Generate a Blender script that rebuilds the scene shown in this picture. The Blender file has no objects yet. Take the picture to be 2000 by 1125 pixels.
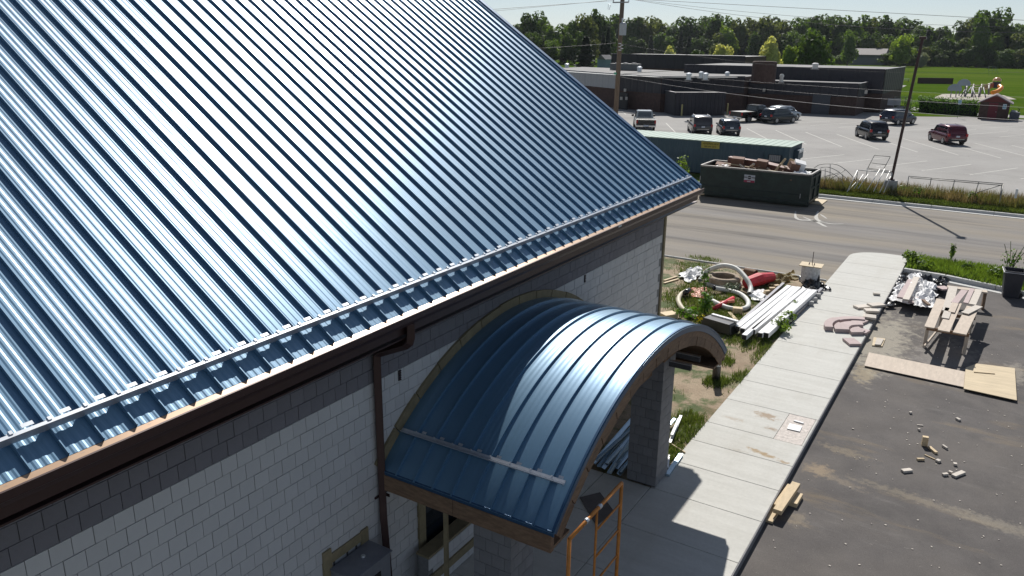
import bpy, math, random
from mathutils import Vector, Matrix
R = math.radians
random.seed(7)
sc = bpy.context.scene
col = sc.collection
# ---------------- camera ----------------
CAMZ = 8.35
cam = bpy.data.cameras.new('camera'); camo = bpy.data.objects.new('camera', cam); col.objects.link(camo)
VY = Vector((2004-1000, -(95-562.5), -1546.)).normalized()
VZ = -Vector((942-1000, -(5551-562.5), -1546.)).normalized()
VZ = (VZ - VY*VZ.dot(VY)).normalized()
VX = VY.cross(VZ)
MW = Matrix((VX, VY, VZ))            # camera vector -> world vector
camo.matrix_world = Matrix.Translation((0, 0, CAMZ)) @ MW.to_4x4()
cam.sensor_width = 36; cam.lens = 1546/2000*36; cam.clip_start = .1; cam.clip_end = 3000
sc.camera = camo
# ---------------- sky, sun, exposure ----------------
SUN_EL, SUN_AZ = 42.0, -22.5          # azimuth measured from +y towards +x
w = bpy.data.worlds.new('World'); sc.world = w; w.use_nodes = True
nt = w.node_tree; nt.nodes.clear()
sky = nt.nodes.new('ShaderNodeTexSky'); sky.sky_type = 'NISHITA'; sky.sun_disc = False
sky.sun_elevation = R(SUN_EL); sky.sun_rotation = R(SUN_AZ); sky.altitude = 200; sky.air_density = 1.0; sky.dust_density = .1; sky.ozone_density = 3.0
bg = nt.nodes.new('ShaderNodeBackground'); bg.inputs[1].default_value = .062
wo = nt.nodes.new('ShaderNodeOutputWorld')
tint = nt.nodes.new('ShaderNodeMix'); tint.data_type = 'RGBA'; tint.blend_type = 'MULTIPLY'; tint.inputs[0].default_value = 1
hs = nt.nodes.new('ShaderNodeHueSaturation'); hs.inputs['Saturation'].default_value = .5; nt.links.new(sky.outputs[0], hs.inputs['Color'])
tint.inputs[7].default_value = (.93, 1.0, 1.09, 1); nt.links.new(hs.outputs[0], tint.inputs[6]); nt.links.new(tint.outputs[2], bg.inputs[0]); nt.links.new(bg.outputs[0], wo.inputs[0])
sl = bpy.data.lights.new('sun', 'SUN'); sl.energy = 4.7; sl.angle = R(.53); sl.color = (1, .96, .9)
so = bpy.data.objects.new('sun', sl); col.objects.link(so)
sd = Vector((math.cos(R(SUN_EL))*math.sin(R(SUN_AZ)), math.cos(R(SUN_EL))*math.cos(R(SUN_AZ)), math.sin(R(SUN_EL))))
so.rotation_euler = sd.to_track_quat('Z', 'Y').to_euler()
sc.view_settings.view_transform = 'Standard'; sc.view_settings.look = 'None'
sc.view_settings.exposure = 0.22; sc.view_settings.gamma = 1

# ---------------- helpers ----------------
def ray(px, py): return MW @ Vector((px-1000, -(py-562.5), -1546.))
def at(px, py, z=0.):
    r = ray(px, py); t = (z-CAMZ)/r.z; return Vector((r.x*t, r.y*t, z))
def atx(px, py, x):
    r = ray(px, py); t = x/r.x; return Vector((x, r.y*t, CAMZ+r.z*t))
def aty(px, py, y):
    r = ray(px, py); t = y/r.y; return Vector((r.x*t, y, CAMZ+r.z*t))
def shown(p):
    v = MW.transposed() @ (Vector(p)-Vector((0, 0, CAMZ)))
    if v.z >= -.1: return None
    return (1000+1546*v.x/-v.z, 562.5-1546*v.y/-v.z, -v.z)

def new(name, mesh, parent=None):
    o = bpy.data.objects.new(name, mesh); col.objects.link(o)
    if parent is not None: o.parent = parent
    return o
def tag(o, label=None, cat=None, group=None, kind=None):
    if label: o['label'] = label
    if cat: o['category'] = cat
    if group: o['group'] = group
    if kind: o['kind'] = kind
    return o
def thing(name, label, cat, loc=(0, 0, 0), rz=0, group=None):
    o = new(name, None); o.location = loc; o.rotation_euler = (0, 0, rz); o.empty_display_size = .2
    return tag(o, label, cat, group)
def kids(o): return [c for c in col.objects if c.parent == o]
def dup(o, parent=None, loc=None, rz=None, label=None, scale=None):
    c = o.copy(); col.objects.link(c)
    if parent is not None: c.parent = parent
    if loc is not None: c.location = loc
    if rz is not None: c.rotation_euler = (0, 0, rz)
    if scale is not None: c.scale = scale
    if label: c['label'] = label
    for k in o.children: dup(k, c)
    return c

class MB:
    def __init__(s): s.v = []; s.f = []; s.m = []
    def add(s, vs, fs, m=0):
        b = len(s.v); s.v += [tuple(v) for v in vs]
        s.f += [tuple(i+b for i in f) for f in fs]; s.m += [m]*len(fs); return s
    def bx(s, x0, x1, y0, y1, z0, z1, m=0):
        return s.add([(x0,y0,z0),(x1,y0,z0),(x1,y1,z0),(x0,y1,z0),(x0,y0,z1),(x1,y0,z1),(x1,y1,z1),(x0,y1,z1)],
            [(0,3,2,1),(4,5,6,7),(0,1,5,4),(1,2,6,5),(2,3,7,6),(3,0,4,7)], m)
    def box(s, c, d, rot=(0,0,0), m=0, taper=1.):
        from mathutils import Euler
        E = Euler(rot).to_matrix(); c = Vector(c); vs = []
        for z, t in ((-1, 1), (1, taper)):
            for x, y in ((-1,-1),(1,-1),(1,1),(-1,1)):
                vs.append(c + E @ Vector((x*d[0]/2*t, y*d[1]/2*t, z*d[2]/2)))
        return s.add(vs, [(0,3,2,1),(4,5,6,7),(0,1,5,4),(1,2,6,5),(2,3,7,6),(3,0,4,7)], m)
    def bar(s, p, q, w=.05, h=None, m=0, up=(0,0,1)):
        p = Vector(p); q = Vector(q); h = h or w; d = (q-p).normalized(); u = Vector(up)
        if abs(d.dot(u)) > .98: u = Vector((1, 0, 0))
        a = d.cross(u).normalized()*w/2; b = a.cross(d).normalized()*h/2
        return s.add([p-a-b, p+a-b, p+a+b, p-a+b, q-a-b, q+a-b, q+a+b, q-a+b],
            [(0,1,2,3),(7,6,5,4),(0,4,5,1),(1,5,6,2),(2,6,7,3),(3,7,4,0)], m)
    def tube(s, pts, r, n=8, m=0, caps=True, radii=None, closed=False):
        pts = [Vector(p) for p in pts]; N = len(pts); b = len(s.v); pa = None
        for i, p in enumerate(pts):
            if closed: d = pts[(i+1) % N]-pts[i-1]
            else: d = pts[min(i+1, N-1)]-pts[max(i-1, 0)]
            d.normalize()
            if pa is None:
                u = Vector((0,0,1)) if abs(d.z) < .9 else Vector((1,0,0)); a = d.cross(u).normalized()
            else:
                a = (pa-d*pa.dot(d)).normalized()
            pa = a; c = d.cross(a); rr = radii[i] if radii else r
            for k in range(n):
                t = 2*math.pi*k/n; s.v.append(tuple(p+(a*math.cos(t)+c*math.sin(t))*rr))
        for i in range(N if closed else N-1):
            j = (i+1) % N
            for k in range(n):
                l = (k+1) % n
                s.f.append((b+i*n+k, b+i*n+l, b+j*n+l, b+j*n+k)); s.m.append(m)
        if caps and not closed:
            s.f.append(tuple(b+k for k in reversed(range(n)))); s.m.append(m)
            s.f.append(tuple(b+(N-1)*n+k for k in range(n))); s.m.append(m)
        return s
    def prism(s, poly, z0, z1, m=0):
        n = len(poly); vs = [(p[0], p[1], z0) for p in poly]+[(p[0], p[1], z1) for p in poly]
        ar = sum(poly[i][0]*poly[(i+1)%n][1]-poly[(i+1)%n][0]*poly[i][1] for i in range(n))
        if ar < 0:
            vs = list(reversed(vs[:n]))+list(reversed(vs[n:]))
        fs = [tuple(reversed(range(n))), tuple(range(n, 2*n))]+[(i, (i+1)%n, n+(i+1)%n, n+i) for i in range(n)]
        return s.add(vs, fs, m)
    def lathe(s, prof, n=16, c=(0,0,0), m=0):
        b = len(s.v); N = len(prof)
        for r, z in prof:
            for k in range(n):
                t = 2*math.pi*k/n; s.v.append((c[0]+r*math.cos(t), c[1]+r*math.sin(t), c[2]+z))
        for i in range(N-1):
            for k in range(n):
                l = (k+1)%n; s.f.append((b+i*n+k, b+i*n+l, b+(i+1)*n+l, b+(i+1)*n+k)); s.m.append(m)
        return s
    def grid(s, P, m=0, closed_u=False):
        b = len(s.v); U = len(P); V = len(P[0])
        for r in P: s.v += [tuple(p) for p in r]
        for i in range(U-1):
            for j in range(V-1):
                s.f.append((b+i*V+j, b+(i+1)*V+j, b+(i+1)*V+j+1, b+i*V+j+1)); s.m.append(m)
        return s
    def mesh(s, name, mats, smooth=False):
        me = bpy.data.meshes.new(name); me.from_pydata(s.v, [], s.f)
        if not isinstance(mats, (list, tuple)): mats = [mats]
        for k in mats: me.materials.append(k)
        if any(s.m): me.polygons.foreach_set('material_index', s.m)
        if smooth: me.polygons.foreach_set('use_smooth', [True]*len(s.f))
        me.update(); return me
    def build(s, name, mats, parent=None, smooth=False, bevel=0, kind=None):
        o = new(name, s.mesh(name, mats, smooth), parent)
        if bevel:
            b = o.modifiers.new('bevel', 'BEVEL'); b.width = bevel; b.segments = 2; b.limit_method = 'ANGLE'
        if kind: o['kind'] = kind
        return o

# ---------------- materials ----------------
def mat(name, c, rough=.8, metal=0., var=.12, scale=6., bump=0., bscale=60., spec=.5, rnd=0., stretch=(1,1,1), c2=None, detail=6.):
    m = bpy.data.materials.new(name); m.use_nodes = True; n = m.node_tree; L = n.links.new
    p = n.nodes['Principled BSDF']; p.inputs['Roughness'].default_value = rough; p.inputs['Metallic'].default_value = metal
    p.inputs['Specular IOR Level'].default_value = spec
    tc = n.nodes.new('ShaderNodeTexCoord'); mp = n.nodes.new('ShaderNodeMapping'); mp.inputs['Scale'].default_value = stretch
    L(tc.outputs['Object'], mp.inputs[0])
    nz = n.nodes.new('ShaderNodeTexNoise'); nz.inputs['Scale'].default_value = scale; nz.inputs['Detail'].default_value = detail; nz.inputs['Roughness'].default_value = .65
    L(mp.outputs[0], nz.inputs['Vector'])
    rp = n.nodes.new('ShaderNodeValToRGB'); rp.color_ramp.elements[0].position = .3; rp.color_ramp.elements[1].position = .7
    a = c; b = c2 or c
    rp.color_ramp.elements[0].color = tuple(max(0, x*(1-var)) for x in a)+(1,)
    rp.color_ramp.elements[1].color = tuple(min(1, x*(1+var)) for x in b)+(1,)
    L(nz.outputs[0], rp.inputs[0]); out = rp.outputs[0]
    if rnd:
        oi = n.nodes.new('ShaderNodeObjectInfo'); ge = n.nodes.new('ShaderNodeNewGeometry')
        ad = n.nodes.new('ShaderNodeMath'); ad.operation = 'ADD'; L(oi.outputs['Random'], ad.inputs[0]); L(ge.outputs['Random Per Island'], ad.inputs[1])
        fr = n.nodes.new('ShaderNodeMath'); fr.operation = 'FRACT'; L(ad.outputs[0], fr.inputs[0])
        mr = n.nodes.new('ShaderNodeMapRange'); mr.inputs[3].default_value = 1-rnd; mr.inputs[4].default_value = 1+rnd; L(fr.outputs[0], mr.inputs[0])
        mx = n.nodes.new('ShaderNodeVectorMath'); mx.operation = 'SCALE'; L(out, mx.inputs[0]); L(mr.outputs[0], mx.inputs['Scale']); out = mx.outputs[0]
    L(out, p.inputs['Base Color'])
    if bump:
        n2 = n.nodes.new('ShaderNodeTexNoise'); n2.inputs['Scale'].default_value = bscale; n2.inputs['Detail'].default_value = 4
        L(mp.outputs[0], n2.inputs['Vector'])
        bp = n.nodes.new('ShaderNodeBump'); bp.inputs['Strength'].default_value = bump; bp.inputs['Distance'].default_value = .02
        L(n2.outputs[0], bp.inputs['Height']); L(bp.outputs[0], p.inputs['Normal'])
    return m
def ground_mat(name, layers, base, base2, scale=3., rough=.9, bump=.3, bscale=80., fine=120., finev=.15, stretch=(1,1,1), spots=()):
    """base noise, fine grain, and patches of dirt (each a colour, a noise scale, a threshold and a stretch)"""
    m = bpy.data.materials.new(name); m.use_nodes = True; n = m.node_tree; L = n.links.new
    p = n.nodes['Principled BSDF']; p.inputs['Roughness'].default_value = rough; p.inputs['Specular IOR Level'].default_value = .0 if 'grass' in name else .3
    tc = n.nodes.new('ShaderNodeTexCoord')
    def noise(sc_, st=(1,1,1), det=6., off=0.):
        mp = n.nodes.new('ShaderNodeMapping'); mp.inputs['Scale'].default_value = st; mp.inputs['Location'].default_value = (off, off*1.7, 0)
        L(tc.outputs['Object'], mp.inputs[0]); z = n.nodes.new('ShaderNodeTexNoise'); z.inputs['Scale'].default_value = sc_
        z.inputs['Detail'].default_value = det; z.inputs['Roughness'].default_value = .62; L(mp.outputs[0], z.inputs['Vector']); return z.outputs[0]
    def ramp(v, a, b, ca=(0,0,0,1), cb=(1,1,1,1)):
        r = n.nodes.new('ShaderNodeValToRGB'); r.color_ramp.elements[0].position = a; r.color_ramp.elements[1].position = b
        r.color_ramp.elements[0].color = ca; r.color_ramp.elements[1].color = cb; L(v, r.inputs[0]); return r.outputs[0]
    def mix(f, a, b, mode='MIX'):
        x = n.nodes.new('ShaderNodeMix'); x.data_type = 'RGBA'; x.blend_type = mode
        if isinstance(f, float): x.inputs[0].default_value = f
        else: L(f, x.inputs[0])
        for i, q in ((6, a), (7, b)):
            if isinstance(q, tuple): x.inputs[i].default_value = q+(1,)
            else: L(q, x.inputs[i])
        return x.outputs[2]
    c = ramp(noise(scale, stretch), .3, .7, base+(1,), base2+(1,))
    for k, (cc, s_, a, b, st, amt) in enumerate(layers):
        f = ramp(noise(s_, st, 8., 13.7*(k+1)), a, b)
        mm = n.nodes.new('ShaderNodeMath'); mm.operation = 'MULTIPLY'; mm.inputs[1].default_value = amt; L(f, mm.inputs[0])
        c = mix(mm.outputs[0], c, cc)
    for k, (px_, py_, rx, ry, rot, cc, amt, th) in enumerate(spots):
        q = at(px_, py_); mp = n.nodes.new('ShaderNodeMapping'); mp.vector_type = 'TEXTURE'; mp.inputs['Location'].default_value = (q.x, q.y, 0); mp.inputs['Rotation'].default_value = (0, 0, rot); mp.inputs['Scale'].default_value = (rx, ry, 50)
        L(tc.outputs['Object'], mp.inputs[0]); ln = n.nodes.new('ShaderNodeVectorMath'); ln.operation = 'LENGTH'; L(mp.outputs[0], ln.inputs[0])
        inv = n.nodes.new('ShaderNodeMath'); inv.operation = 'MULTIPLY_ADD'; inv.inputs[1].default_value = -.55; L(ln.outputs['Value'], inv.inputs[0]); L(noise(4.5/max(min(rx, ry), .3)**.5, (1,1,1), 10., 5.3*(k+1)), inv.inputs[2])
        f = ramp(inv.outputs[0], th, th+.22); mm = n.nodes.new('ShaderNodeMath'); mm.operation = 'MULTIPLY'; mm.inputs[1].default_value = amt; L(f, mm.inputs[0]); c = mix(mm.outputs[0], c, cc)
    g = ramp(noise(fine, (1,1,1), 2.), .3, .7, (1-finev,)*3+(1,), (1+finev,)*3+(1,))
    c = mix(1., c, g, 'MULTIPLY')
    L(c, p.inputs['Base Color'])
    bp = n.nodes.new('ShaderNodeBump'); bp.inputs['Strength'].default_value = bump; bp.inputs['Distance'].default_value = .01
    L(noise(bscale, (1,1,1), 3.), bp.inputs['Height']); L(bp.outputs[0], p.inputs['Normal'])
    return m

M = {}
def leafy(m, f=.45, gain=2.2):
    n = m.node_tree; p = n.nodes['Principled BSDF']; out = n.nodes['Material Output']; src = p.inputs['Base Color'].links[0].from_socket
    tr_ = n.nodes.new('ShaderNodeBsdfTranslucent'); g_ = n.nodes.new('ShaderNodeVectorMath'); g_.operation = 'MULTIPLY'; g_.inputs[1].default_value = (gain*1.15, gain, gain*.5)
    n.links.new(src, g_.inputs[0]); n.links.new(g_.outputs[0], tr_.inputs[0]); mx = n.nodes.new('ShaderNodeMixShader'); mx.inputs[0].default_value = f
    n.links.new(p.outputs[0], mx.inputs[1]); n.links.new(tr_.outputs[0], mx.inputs[2]); n.links.new(mx.outputs[0], out.inputs[0]); return m
def metal_paint(name, c, rough, metal, coat=0.):
    m = mat(name, c, rough, metal, var=.06, scale=1.5, bump=.12, bscale=2.2, spec=.5)
    m.node_tree.nodes['Principled BSDF'].inputs['Coat Weight'].default_value = coat
    m.node_tree.nodes['Principled BSDF'].inputs['Coat Roughness'].default_value = .2
    return m
M['roof'] = metal_paint('blue_roof_metal', (.115, .235, .36), .40, .42)
M['roof'].node_tree.nodes['Principled BSDF'].inputs['Coat Weight'].default_value = .7; M['roof'].node_tree.nodes['Principled BSDF'].inputs['Coat Roughness'].default_value = .34
M['roof_dark'] = metal_paint('blue_trim_metal', (.03, .085, .17), .4, .4)
M['brown'] = mat('dark_bronze_metal', (.05, .026, .025), .45, .3, var=.08)
M['gut_in'] = mat('gutter_inner_enamel', (.46, .31, .2), .35, .2, var=.12, scale=2.5, stretch=(1,.6,1))
M['galv'] = mat('galvanised_steel', (.58, .61, .65), .42, .75, var=.08, scale=12)
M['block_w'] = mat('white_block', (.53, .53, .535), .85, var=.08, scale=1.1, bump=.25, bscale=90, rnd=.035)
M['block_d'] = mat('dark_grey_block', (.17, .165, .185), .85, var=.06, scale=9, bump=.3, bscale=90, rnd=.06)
M['block_g'] = mat('grey_column_block', (.19, .19, .20), .85, var=.07, scale=9, bump=.3, bscale=90, rnd=.08)
M['mortar'] = mat('mortar', (.2, .2, .2), .95, var=.15, scale=20)
M['mortar_d'] = mat('dark_mortar', (.06, .06, .065), .95, var=.1, scale=20)
M['osb'] = mat('raw_plywood', (.19, .12, .075), .8, var=.3, scale=7, bump=.2, bscale=30, stretch=(1,1,4), rnd=.12)
M['lumber'] = mat('pale_lumber', (.55, .43, .27), .75, var=.15, scale=5, bump=.15, bscale=25, stretch=(3,1,3), rnd=.12)
M['treated'] = mat('treated_lumber', (.24, .2, .12), .8, var=.2, scale=6, bump=.2, bscale=30, rnd=.1)
M['black'] = mat('black_void', (.012, .012, .014), .6, var=0)
M['glass'] = mat('dark_window_glass', (.015, .02, .028), .08, 0, var=.1, spec=.8)

# ---------------- ground ----------------
Z0 = -.15
M['asphalt'] = ground_mat('fresh_asphalt', [((.17,.15,.13), .35, .45, .75, (1,1,1), .5), ((.22,.17,.11), .55, .58, .74, (.45,2.2,1), .75),
    ((.055,.052,.052), .7, .55, .7, (1,1,1), .5), ((.4,.38,.34), 9., .68, .72, (1,2.5,1), .5), ((.2,.19,.18), 2.2, .6, .75, (.35,1.6,1), .35)],
    (.085,.078,.076), (.125,.115,.11), scale=1.1, fine=150., finev=.3, bump=.5, spots=[(1720,655,1.3,4.5,0,(.36,.33,.27),.75,.08),(1850,690,1.3,3.,0,(.26,.24,.22),.6,.1),(1690,720,.5,1.2,0,(.36,.3,.2),.6,.12),(1650,870,.9,.35,-.1,(.28,.23,.16),.45,.15),(1790,960,2.2,.3,-.12,(.27,.23,.17),.42,.15),(1600,905,.5,.5,0,(.34,.26,.17),.6,.15),(1640,925,1.2,.25,-.3,(.27,.22,.16),.42,.18),(1950,1010,1.5,.4,-.1,(.28,.25,.2),.5,.15),(1985,720,.5,1.5,0,(.34,.31,.26),.5,.12),(1560,1000,.35,.5,0,(.3,.25,.18),.4,.15)])
M['road'] = ground_mat('road_asphalt', [((.27,.23,.17), .12, .42, .62, (.25,1.6,1), .75), ((.06,.057,.055), .35, .5, .7, (.15,2.2,1), .8),
    ((.32,.29,.25), .8, .55, .75, (.2,2.5,1), .45)], (.165,.155,.148), (.22,.208,.195), scale=.5, fine=90., finev=.18, stretch=(.3,2,1))
M['lot'] = ground_mat('old_parking_asphalt', [((.2,.19,.18), .1, .5, .7, (1,1,1), .5), ((.38,.36,.34), .25, .5, .75, (.3,1,1), .35), ((.16,.15,.15), 1.5, .62, .7, (1,1,1), .35)],
    (.27,.262,.25), (.33,.32,.305), scale=.15, fine=40., finev=.08)
M['conc'] = ground_mat('broom_finished_concrete', [((.42,.4,.35), 1.3, .5, .75, (1,.3,1), .4), ((.34,.32,.28), 3., .64, .72, (1,.6,1), .3)],
    (.5,.495,.46), (.58,.575,.54), scale=.8, fine=14., finev=.04, bump=.25, bscale=120., stretch=(1.,6.,1), spots=[(1497,812,.5,.3,-.2,(.30,.21,.13),.75,.14),(1508,838,.3,.15,-.3,(.28,.2,.13),.7,.16),(1490,886,.6,.13,-.22,(.33,.23,.12),.85,.12),(1532,903,.25,.12,0,(.33,.23,.13),.7,.2),(1432,818,.5,.2,0,(.36,.27,.19),.4,.2),(1440,880,.5,.2,0,(.3,.26,.2),.35,.25)])
M['tact'] = mat('dusty_tactile_plate', (.55,.5,.46), .85, var=.3, scale=14, bump=.4, bscale=40)
M['kerb'] = ground_mat('kerb_concrete', [((.3,.3,.3), 2., .55, .8, (1,1,1), .4)], (.5,.5,.49), (.6,.6,.58), scale=1.2, fine=60., finev=.07)
M['grass'] = ground_mat('mown_grass', [((.03,.07,.01), .03, .45, .7, (.3,1.5,1), .5), ((.13,.16,.03), .012, .5, .7, (.2,2.,1), .5)],
    (.045,.092,.009), (.085,.125,.014), scale=.06, fine=3., finev=.2, bump=.4, bscale=6., stretch=(.2,1.5,1))
M['soil'] = ground_mat('sandy_soil', [((.05,.085,.02), .9, .47, .56, (1,1,1), .9), ((.17,.11,.065), .5, .52, .66, (1,1,1), .6), ((.4,.32,.22), 3., .58, .7, (1,1,1), .5)],
    (.24,.18,.12), (.36,.285,.2), scale=1.6, fine=40., finev=.25, bump=.9, bscale=14.)
M['verge'] = ground_mat('rough_grass', [((.22,.19,.1), .8, .5, .62, (.5,1,1), .8)], (.05,.085,.02), (.09,.13,.03), scale=1.5, fine=12., finev=.3, bump=.8, bscale=9.)
M['line'] = mat('worn_white_paint', (.52, .51, .47), .8, var=.12, scale=3)

g = MB(); g.bx(-1500, 1500, -400, 2500, -3, -.17); tag(g.build('ground', M['grass']), kind='structure')
def sheet(name, poly, z, m, thick=.02):
    b = MB(); b.prism(poly, z-thick, z); return tag(b.build(name, m), kind='structure')
sheet('yard_asphalt', [(-2.75,-30),(40,-30),(40,34.4),(-2.75,34.4)], Z0, M['asphalt'])
sheet('road', [(-60,30.35),(60,30.35),(60,48.9),(-60,48.9)], Z0-.008, M['road'])
sheet('entrance_asphalt', [(-4.9,29.9),(-2.9,29.9),(-2.9,35),(-4.9,35)], Z0-.02, M['road'])
sheet('parking_lot', [(-90,52.2),(14,52.2),(60,52.2),(60,119.0),(-4.2,119.9),(-11,115.6),(-13,131.4),(-90,131.4)], Z0-.004, M['lot'])
# verge between road and lot
sheet('verge', [(-60,49.2),(60,49.2),(60,52.6),(-60,52.6)], .0, M['verge'], .16)
# lawn: undulating mesh
import mathutils.noise as mn
def lumpy(name, x0, x1, y0, y1, nx, ny, z, amp, m, edge=.0, f=1.3):
    P = []
    for i in range(nx+1):
        r = []
        for j in range(ny+1):
            x = x0+(x1-x0)*i/nx; y = y0+(y1-y0)*j/ny
            k = min(1, i/2, (nx-i)/2, j/2, (ny-j)/2)
            r.append((x, y, z+amp*mn.noise((x*f, y*f, 3.1))*k+amp*.5*mn.noise((x*f*3, y*f*3, 1.1))*k))
        P.append(r)
    b = MB(); b.grid(P); return tag(b.build(name, m, smooth=True), kind='structure')
lumpy('lawn', -26, -4.87, 13.2, 30.2, 120, 100, -.02, .05, M['soil'])
sheet('lawn_base', [(-26,13.2),(-4.87,13.2),(-4.87,30.2),(-26,30.2)], -.1, M['soil'])

# sidewalk: slabs
walk = tag(new('sidewalk', None), kind='structure')
J = [36.2,33.5,31.8,30.0,28.3,26.6,25.0,22.9,20.75,19.45,18.06,16.57,15.54,14.43,13.18,11.74,10.35,8.95,7.5,6,4.5,3,1.5,0]
XL, XR = -4.86, -2.69
for a, b in zip(J[:-1], J[1:]):
    s = MB(); g_ = .007
    if a == 36.2:      # rounded far end running into the road
        pts = [(XL, b+g_), (XR, b+g_), (XR, 35.9)]
        for k in range(9):
            t = R(10+k*10); pts.append((XL+1.35-1.35*math.sin(t)+0, 34.7+1.25*math.cos(t)*1.0))
        pts = [(XL, b+g_), (XR, b+g_), (XR-.02, 35.95), (-3.5, 35.95)]+[(-3.5-1.36*math.sin(R(k*10)), 34.75+1.2*math.cos(R(k*10))) for k in range(1, 10)]
        s.prism(pts, -.18, 0)
    elif a == 18.06:
        s3 = MB(); s3.prism([(-3.338,b+g_),(-2.742,b+g_),(-2.742,a-g_),(-3.338,a-g_)], -.18, -.004); s3.build('tactile_plate', M['tact'], walk)
        s.prism([(XL,b+g_),(-3.345,b+g_),(-3.345,a-g_),(XL,a-g_)], -.18, 0)
        s2 = MB(); s2.prism([(-2.735,b+g_),(XR,b+g_),(XR,a-g_),(-2.735,a-g_)], -.18, 0); s2.build('slab', M['conc'], walk, bevel=.006)
    else:
        s.prism([(XL,b+g_),(XR,b+g_),(XR,a-g_),(XL,a-g_)], -.18, 0)
    s.build('slab', M['conc'], walk, bevel=.006)
# entrance slabs between the wall and the walk
for xa, xb in ((-6.9, -5.88), (-5.87, XL-.008)):
    for a, b in zip(J[14:], J[15:]):
        s = MB(); s.bx(xa, xb-.006, b+.006, a-.006, -.18, 0); s.build('slab', M['conc'], walk, bevel=.006)
s = MB(); s.bx(-7, -2.72, -2, 36.15-2, -.3, -.182); s.build('base', M['mortar'], walk)
# kerb edge of the walk
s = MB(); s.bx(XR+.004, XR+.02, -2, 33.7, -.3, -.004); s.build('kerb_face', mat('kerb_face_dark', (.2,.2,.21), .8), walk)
# kerbs: segments with joints
def kerb(name, pts, w, h0, h1, seg, gutter=0, side=1):
    k = tag(new(name, None), kind='structure')
    for (a, b) in zip(pts[:-1], pts[1:]):
        a = Vector(a); b = Vector(b); d = b-a; L_ = d.length; d.normalize(); n = Vector((-d.y, d.x))*side; m_ = max(1, round(L_/seg))
        for i in range(m_):
            p = a+d*(L_*i/m_+.006); q = a+d*(L_*(i+1)/m_-.006)
            s = MB(); s.prism([p, q, q+n*w, p+n*w], h0, h1); s.build('kerb_stone', M['kerb'], k, bevel=.015)
            if gutter:
                s = MB(); s.prism([p-n*gutter, q-n*gutter, q-n*.002, p-n*.002], h0, Z0+.012); s.build('gutter_slab', M['kerb'], k)
    return k
kerb('far_kerb', [(-60,48.95),(60,48.95)], .18, -.3, .0, 3., .38)
kerb('island_kerb', [(XR+.02,33.72),(-1.2,33.55),(.5,33.05),(3.,32.2),(14,29.5)], .16, -.3, .02, 2.6, .34, 1)
kerb('island_far_kerb', [(XR+.02,36.15),(14,36.15)], .12, -.3, .0, 3., 0, -1)
sheet('island_soil', [(XR+.03,33.85),(-1.2,33.7),(.5,33.2),(3,32.3),(14,29.7),(14,36.05),(XR+.03,36.05)], -.01, M['verge'], .2)
kerb('lawn_edging', [(-26,30.28),(-4.9,30.28)], .07, -.2, .03, 3.)

# parking stripes
st = tag(new('parking_stripes', None), kind='structure')
def stripe(a, b, w=.1):
    s = MB(); a = Vector(a[:2]); b = Vector(b[:2]); d = (b-a).normalized(); n = Vector((-d.y, d.x))*w/2
    s.prism([a-n, b-n, b+n, a+n], Z0-.004, Z0+.001); s.build('stripe', M['line'], st)
for k in range(-22, 14):
    x = -8.2+3.05*k
    if x < 14: stripe((x-2.85, 64.1), (x, 70.1))
    stripe((x-1.2, 75.7), (x-6.7, 86.6))
    if x > -38: stripe((x-5.1+.3, 94.2), (x-1.4+.3, 101.6))
for a, b in (((-2,104.5),(1.5,110.5)), ((-5.05,104.5),(-1.5,110.5)), ((-8.1,104.5),(-4.6,110.5)), ((1,104.5),(4.6,110.5))): stripe(a, b)
stripe((-60, 64.6), (30, 64.6), .06)
for k in range(7): stripe((-40-1.6*k, 95-.6*k), (-43-1.6*k, 100-.6*k), .12)
# ================= main building =================
WX = -6.96; YE = 18.5; YN = -9.0
bl = thing('building', 'long white block building under a big blue standing seam metal roof', 'building', (0,0,0))
wall = MB(); wall.bx(-30, WX-.004, YN, YE-.01, -.4, 4.66); wall = wall.build('wall', M['mortar'], bl)
gab = MB(); gab.add([(-30.5,YE-.02,4.6),(WX-.02,YE-.02,4.6),(-18.7,YE-.02,12.6)], [(0,1,2)]); gab.build('gable', M['block_w'], bl)
# blocks
BH = .2032; ZB = 3.81-19*BH
bm = MB(); bm.bx(-.012, .012, .004, BH*1.06-.004, .004, BH-.004)
BW = BH*1.06
bmw = bm.mesh('block', M['block_w']); bmd = bm.mesh('block', M['block_d'])
cells = []
OPEN = [(8.62, 10.6, -1, 1.62), (6.62, 7.18, .9, 1.5)]
for k in range(0, 24):
    z = ZB+k*BH
    if z > 4.62: break
    off = (k % 2)*BW/2
    n = int((YE+1.5)/BW)+2
    for j in range(n):
        y = -1.2+off+j*BW
        if y+BW > YE-.02: continue
        if any(y+BW > a+.02 and y < b-.02 and z+BH > c and z < d for a, b, c, d in OPEN): continue
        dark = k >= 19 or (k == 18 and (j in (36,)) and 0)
        s = shown((WX, y+BW/2, z+BH/2)); vis = 0
        if s and -40 < s[0] < 2040 and -40 < s[1] < 1165:
            vis = 1/s[2]
            if 7.7 < y < 14.9 and z < math.sqrt(max(0, 5.3**2-(y-11.24)**2))-1.25 and y > 8.2: vis = 0
            if z > 4.25: vis = 0
        cells.append((vis, y, z, dark, k, j))
cells.sort(key=lambda c: -c[0])
rest = {0: MB(), 1: MB()}
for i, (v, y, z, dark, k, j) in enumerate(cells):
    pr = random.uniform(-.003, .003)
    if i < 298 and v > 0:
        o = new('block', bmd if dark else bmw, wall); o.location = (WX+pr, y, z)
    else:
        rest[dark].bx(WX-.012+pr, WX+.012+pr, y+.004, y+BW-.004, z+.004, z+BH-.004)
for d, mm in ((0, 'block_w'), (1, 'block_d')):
    tag(rest[d].build('blocks', M[mm], wall), kind='stuff')
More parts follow.
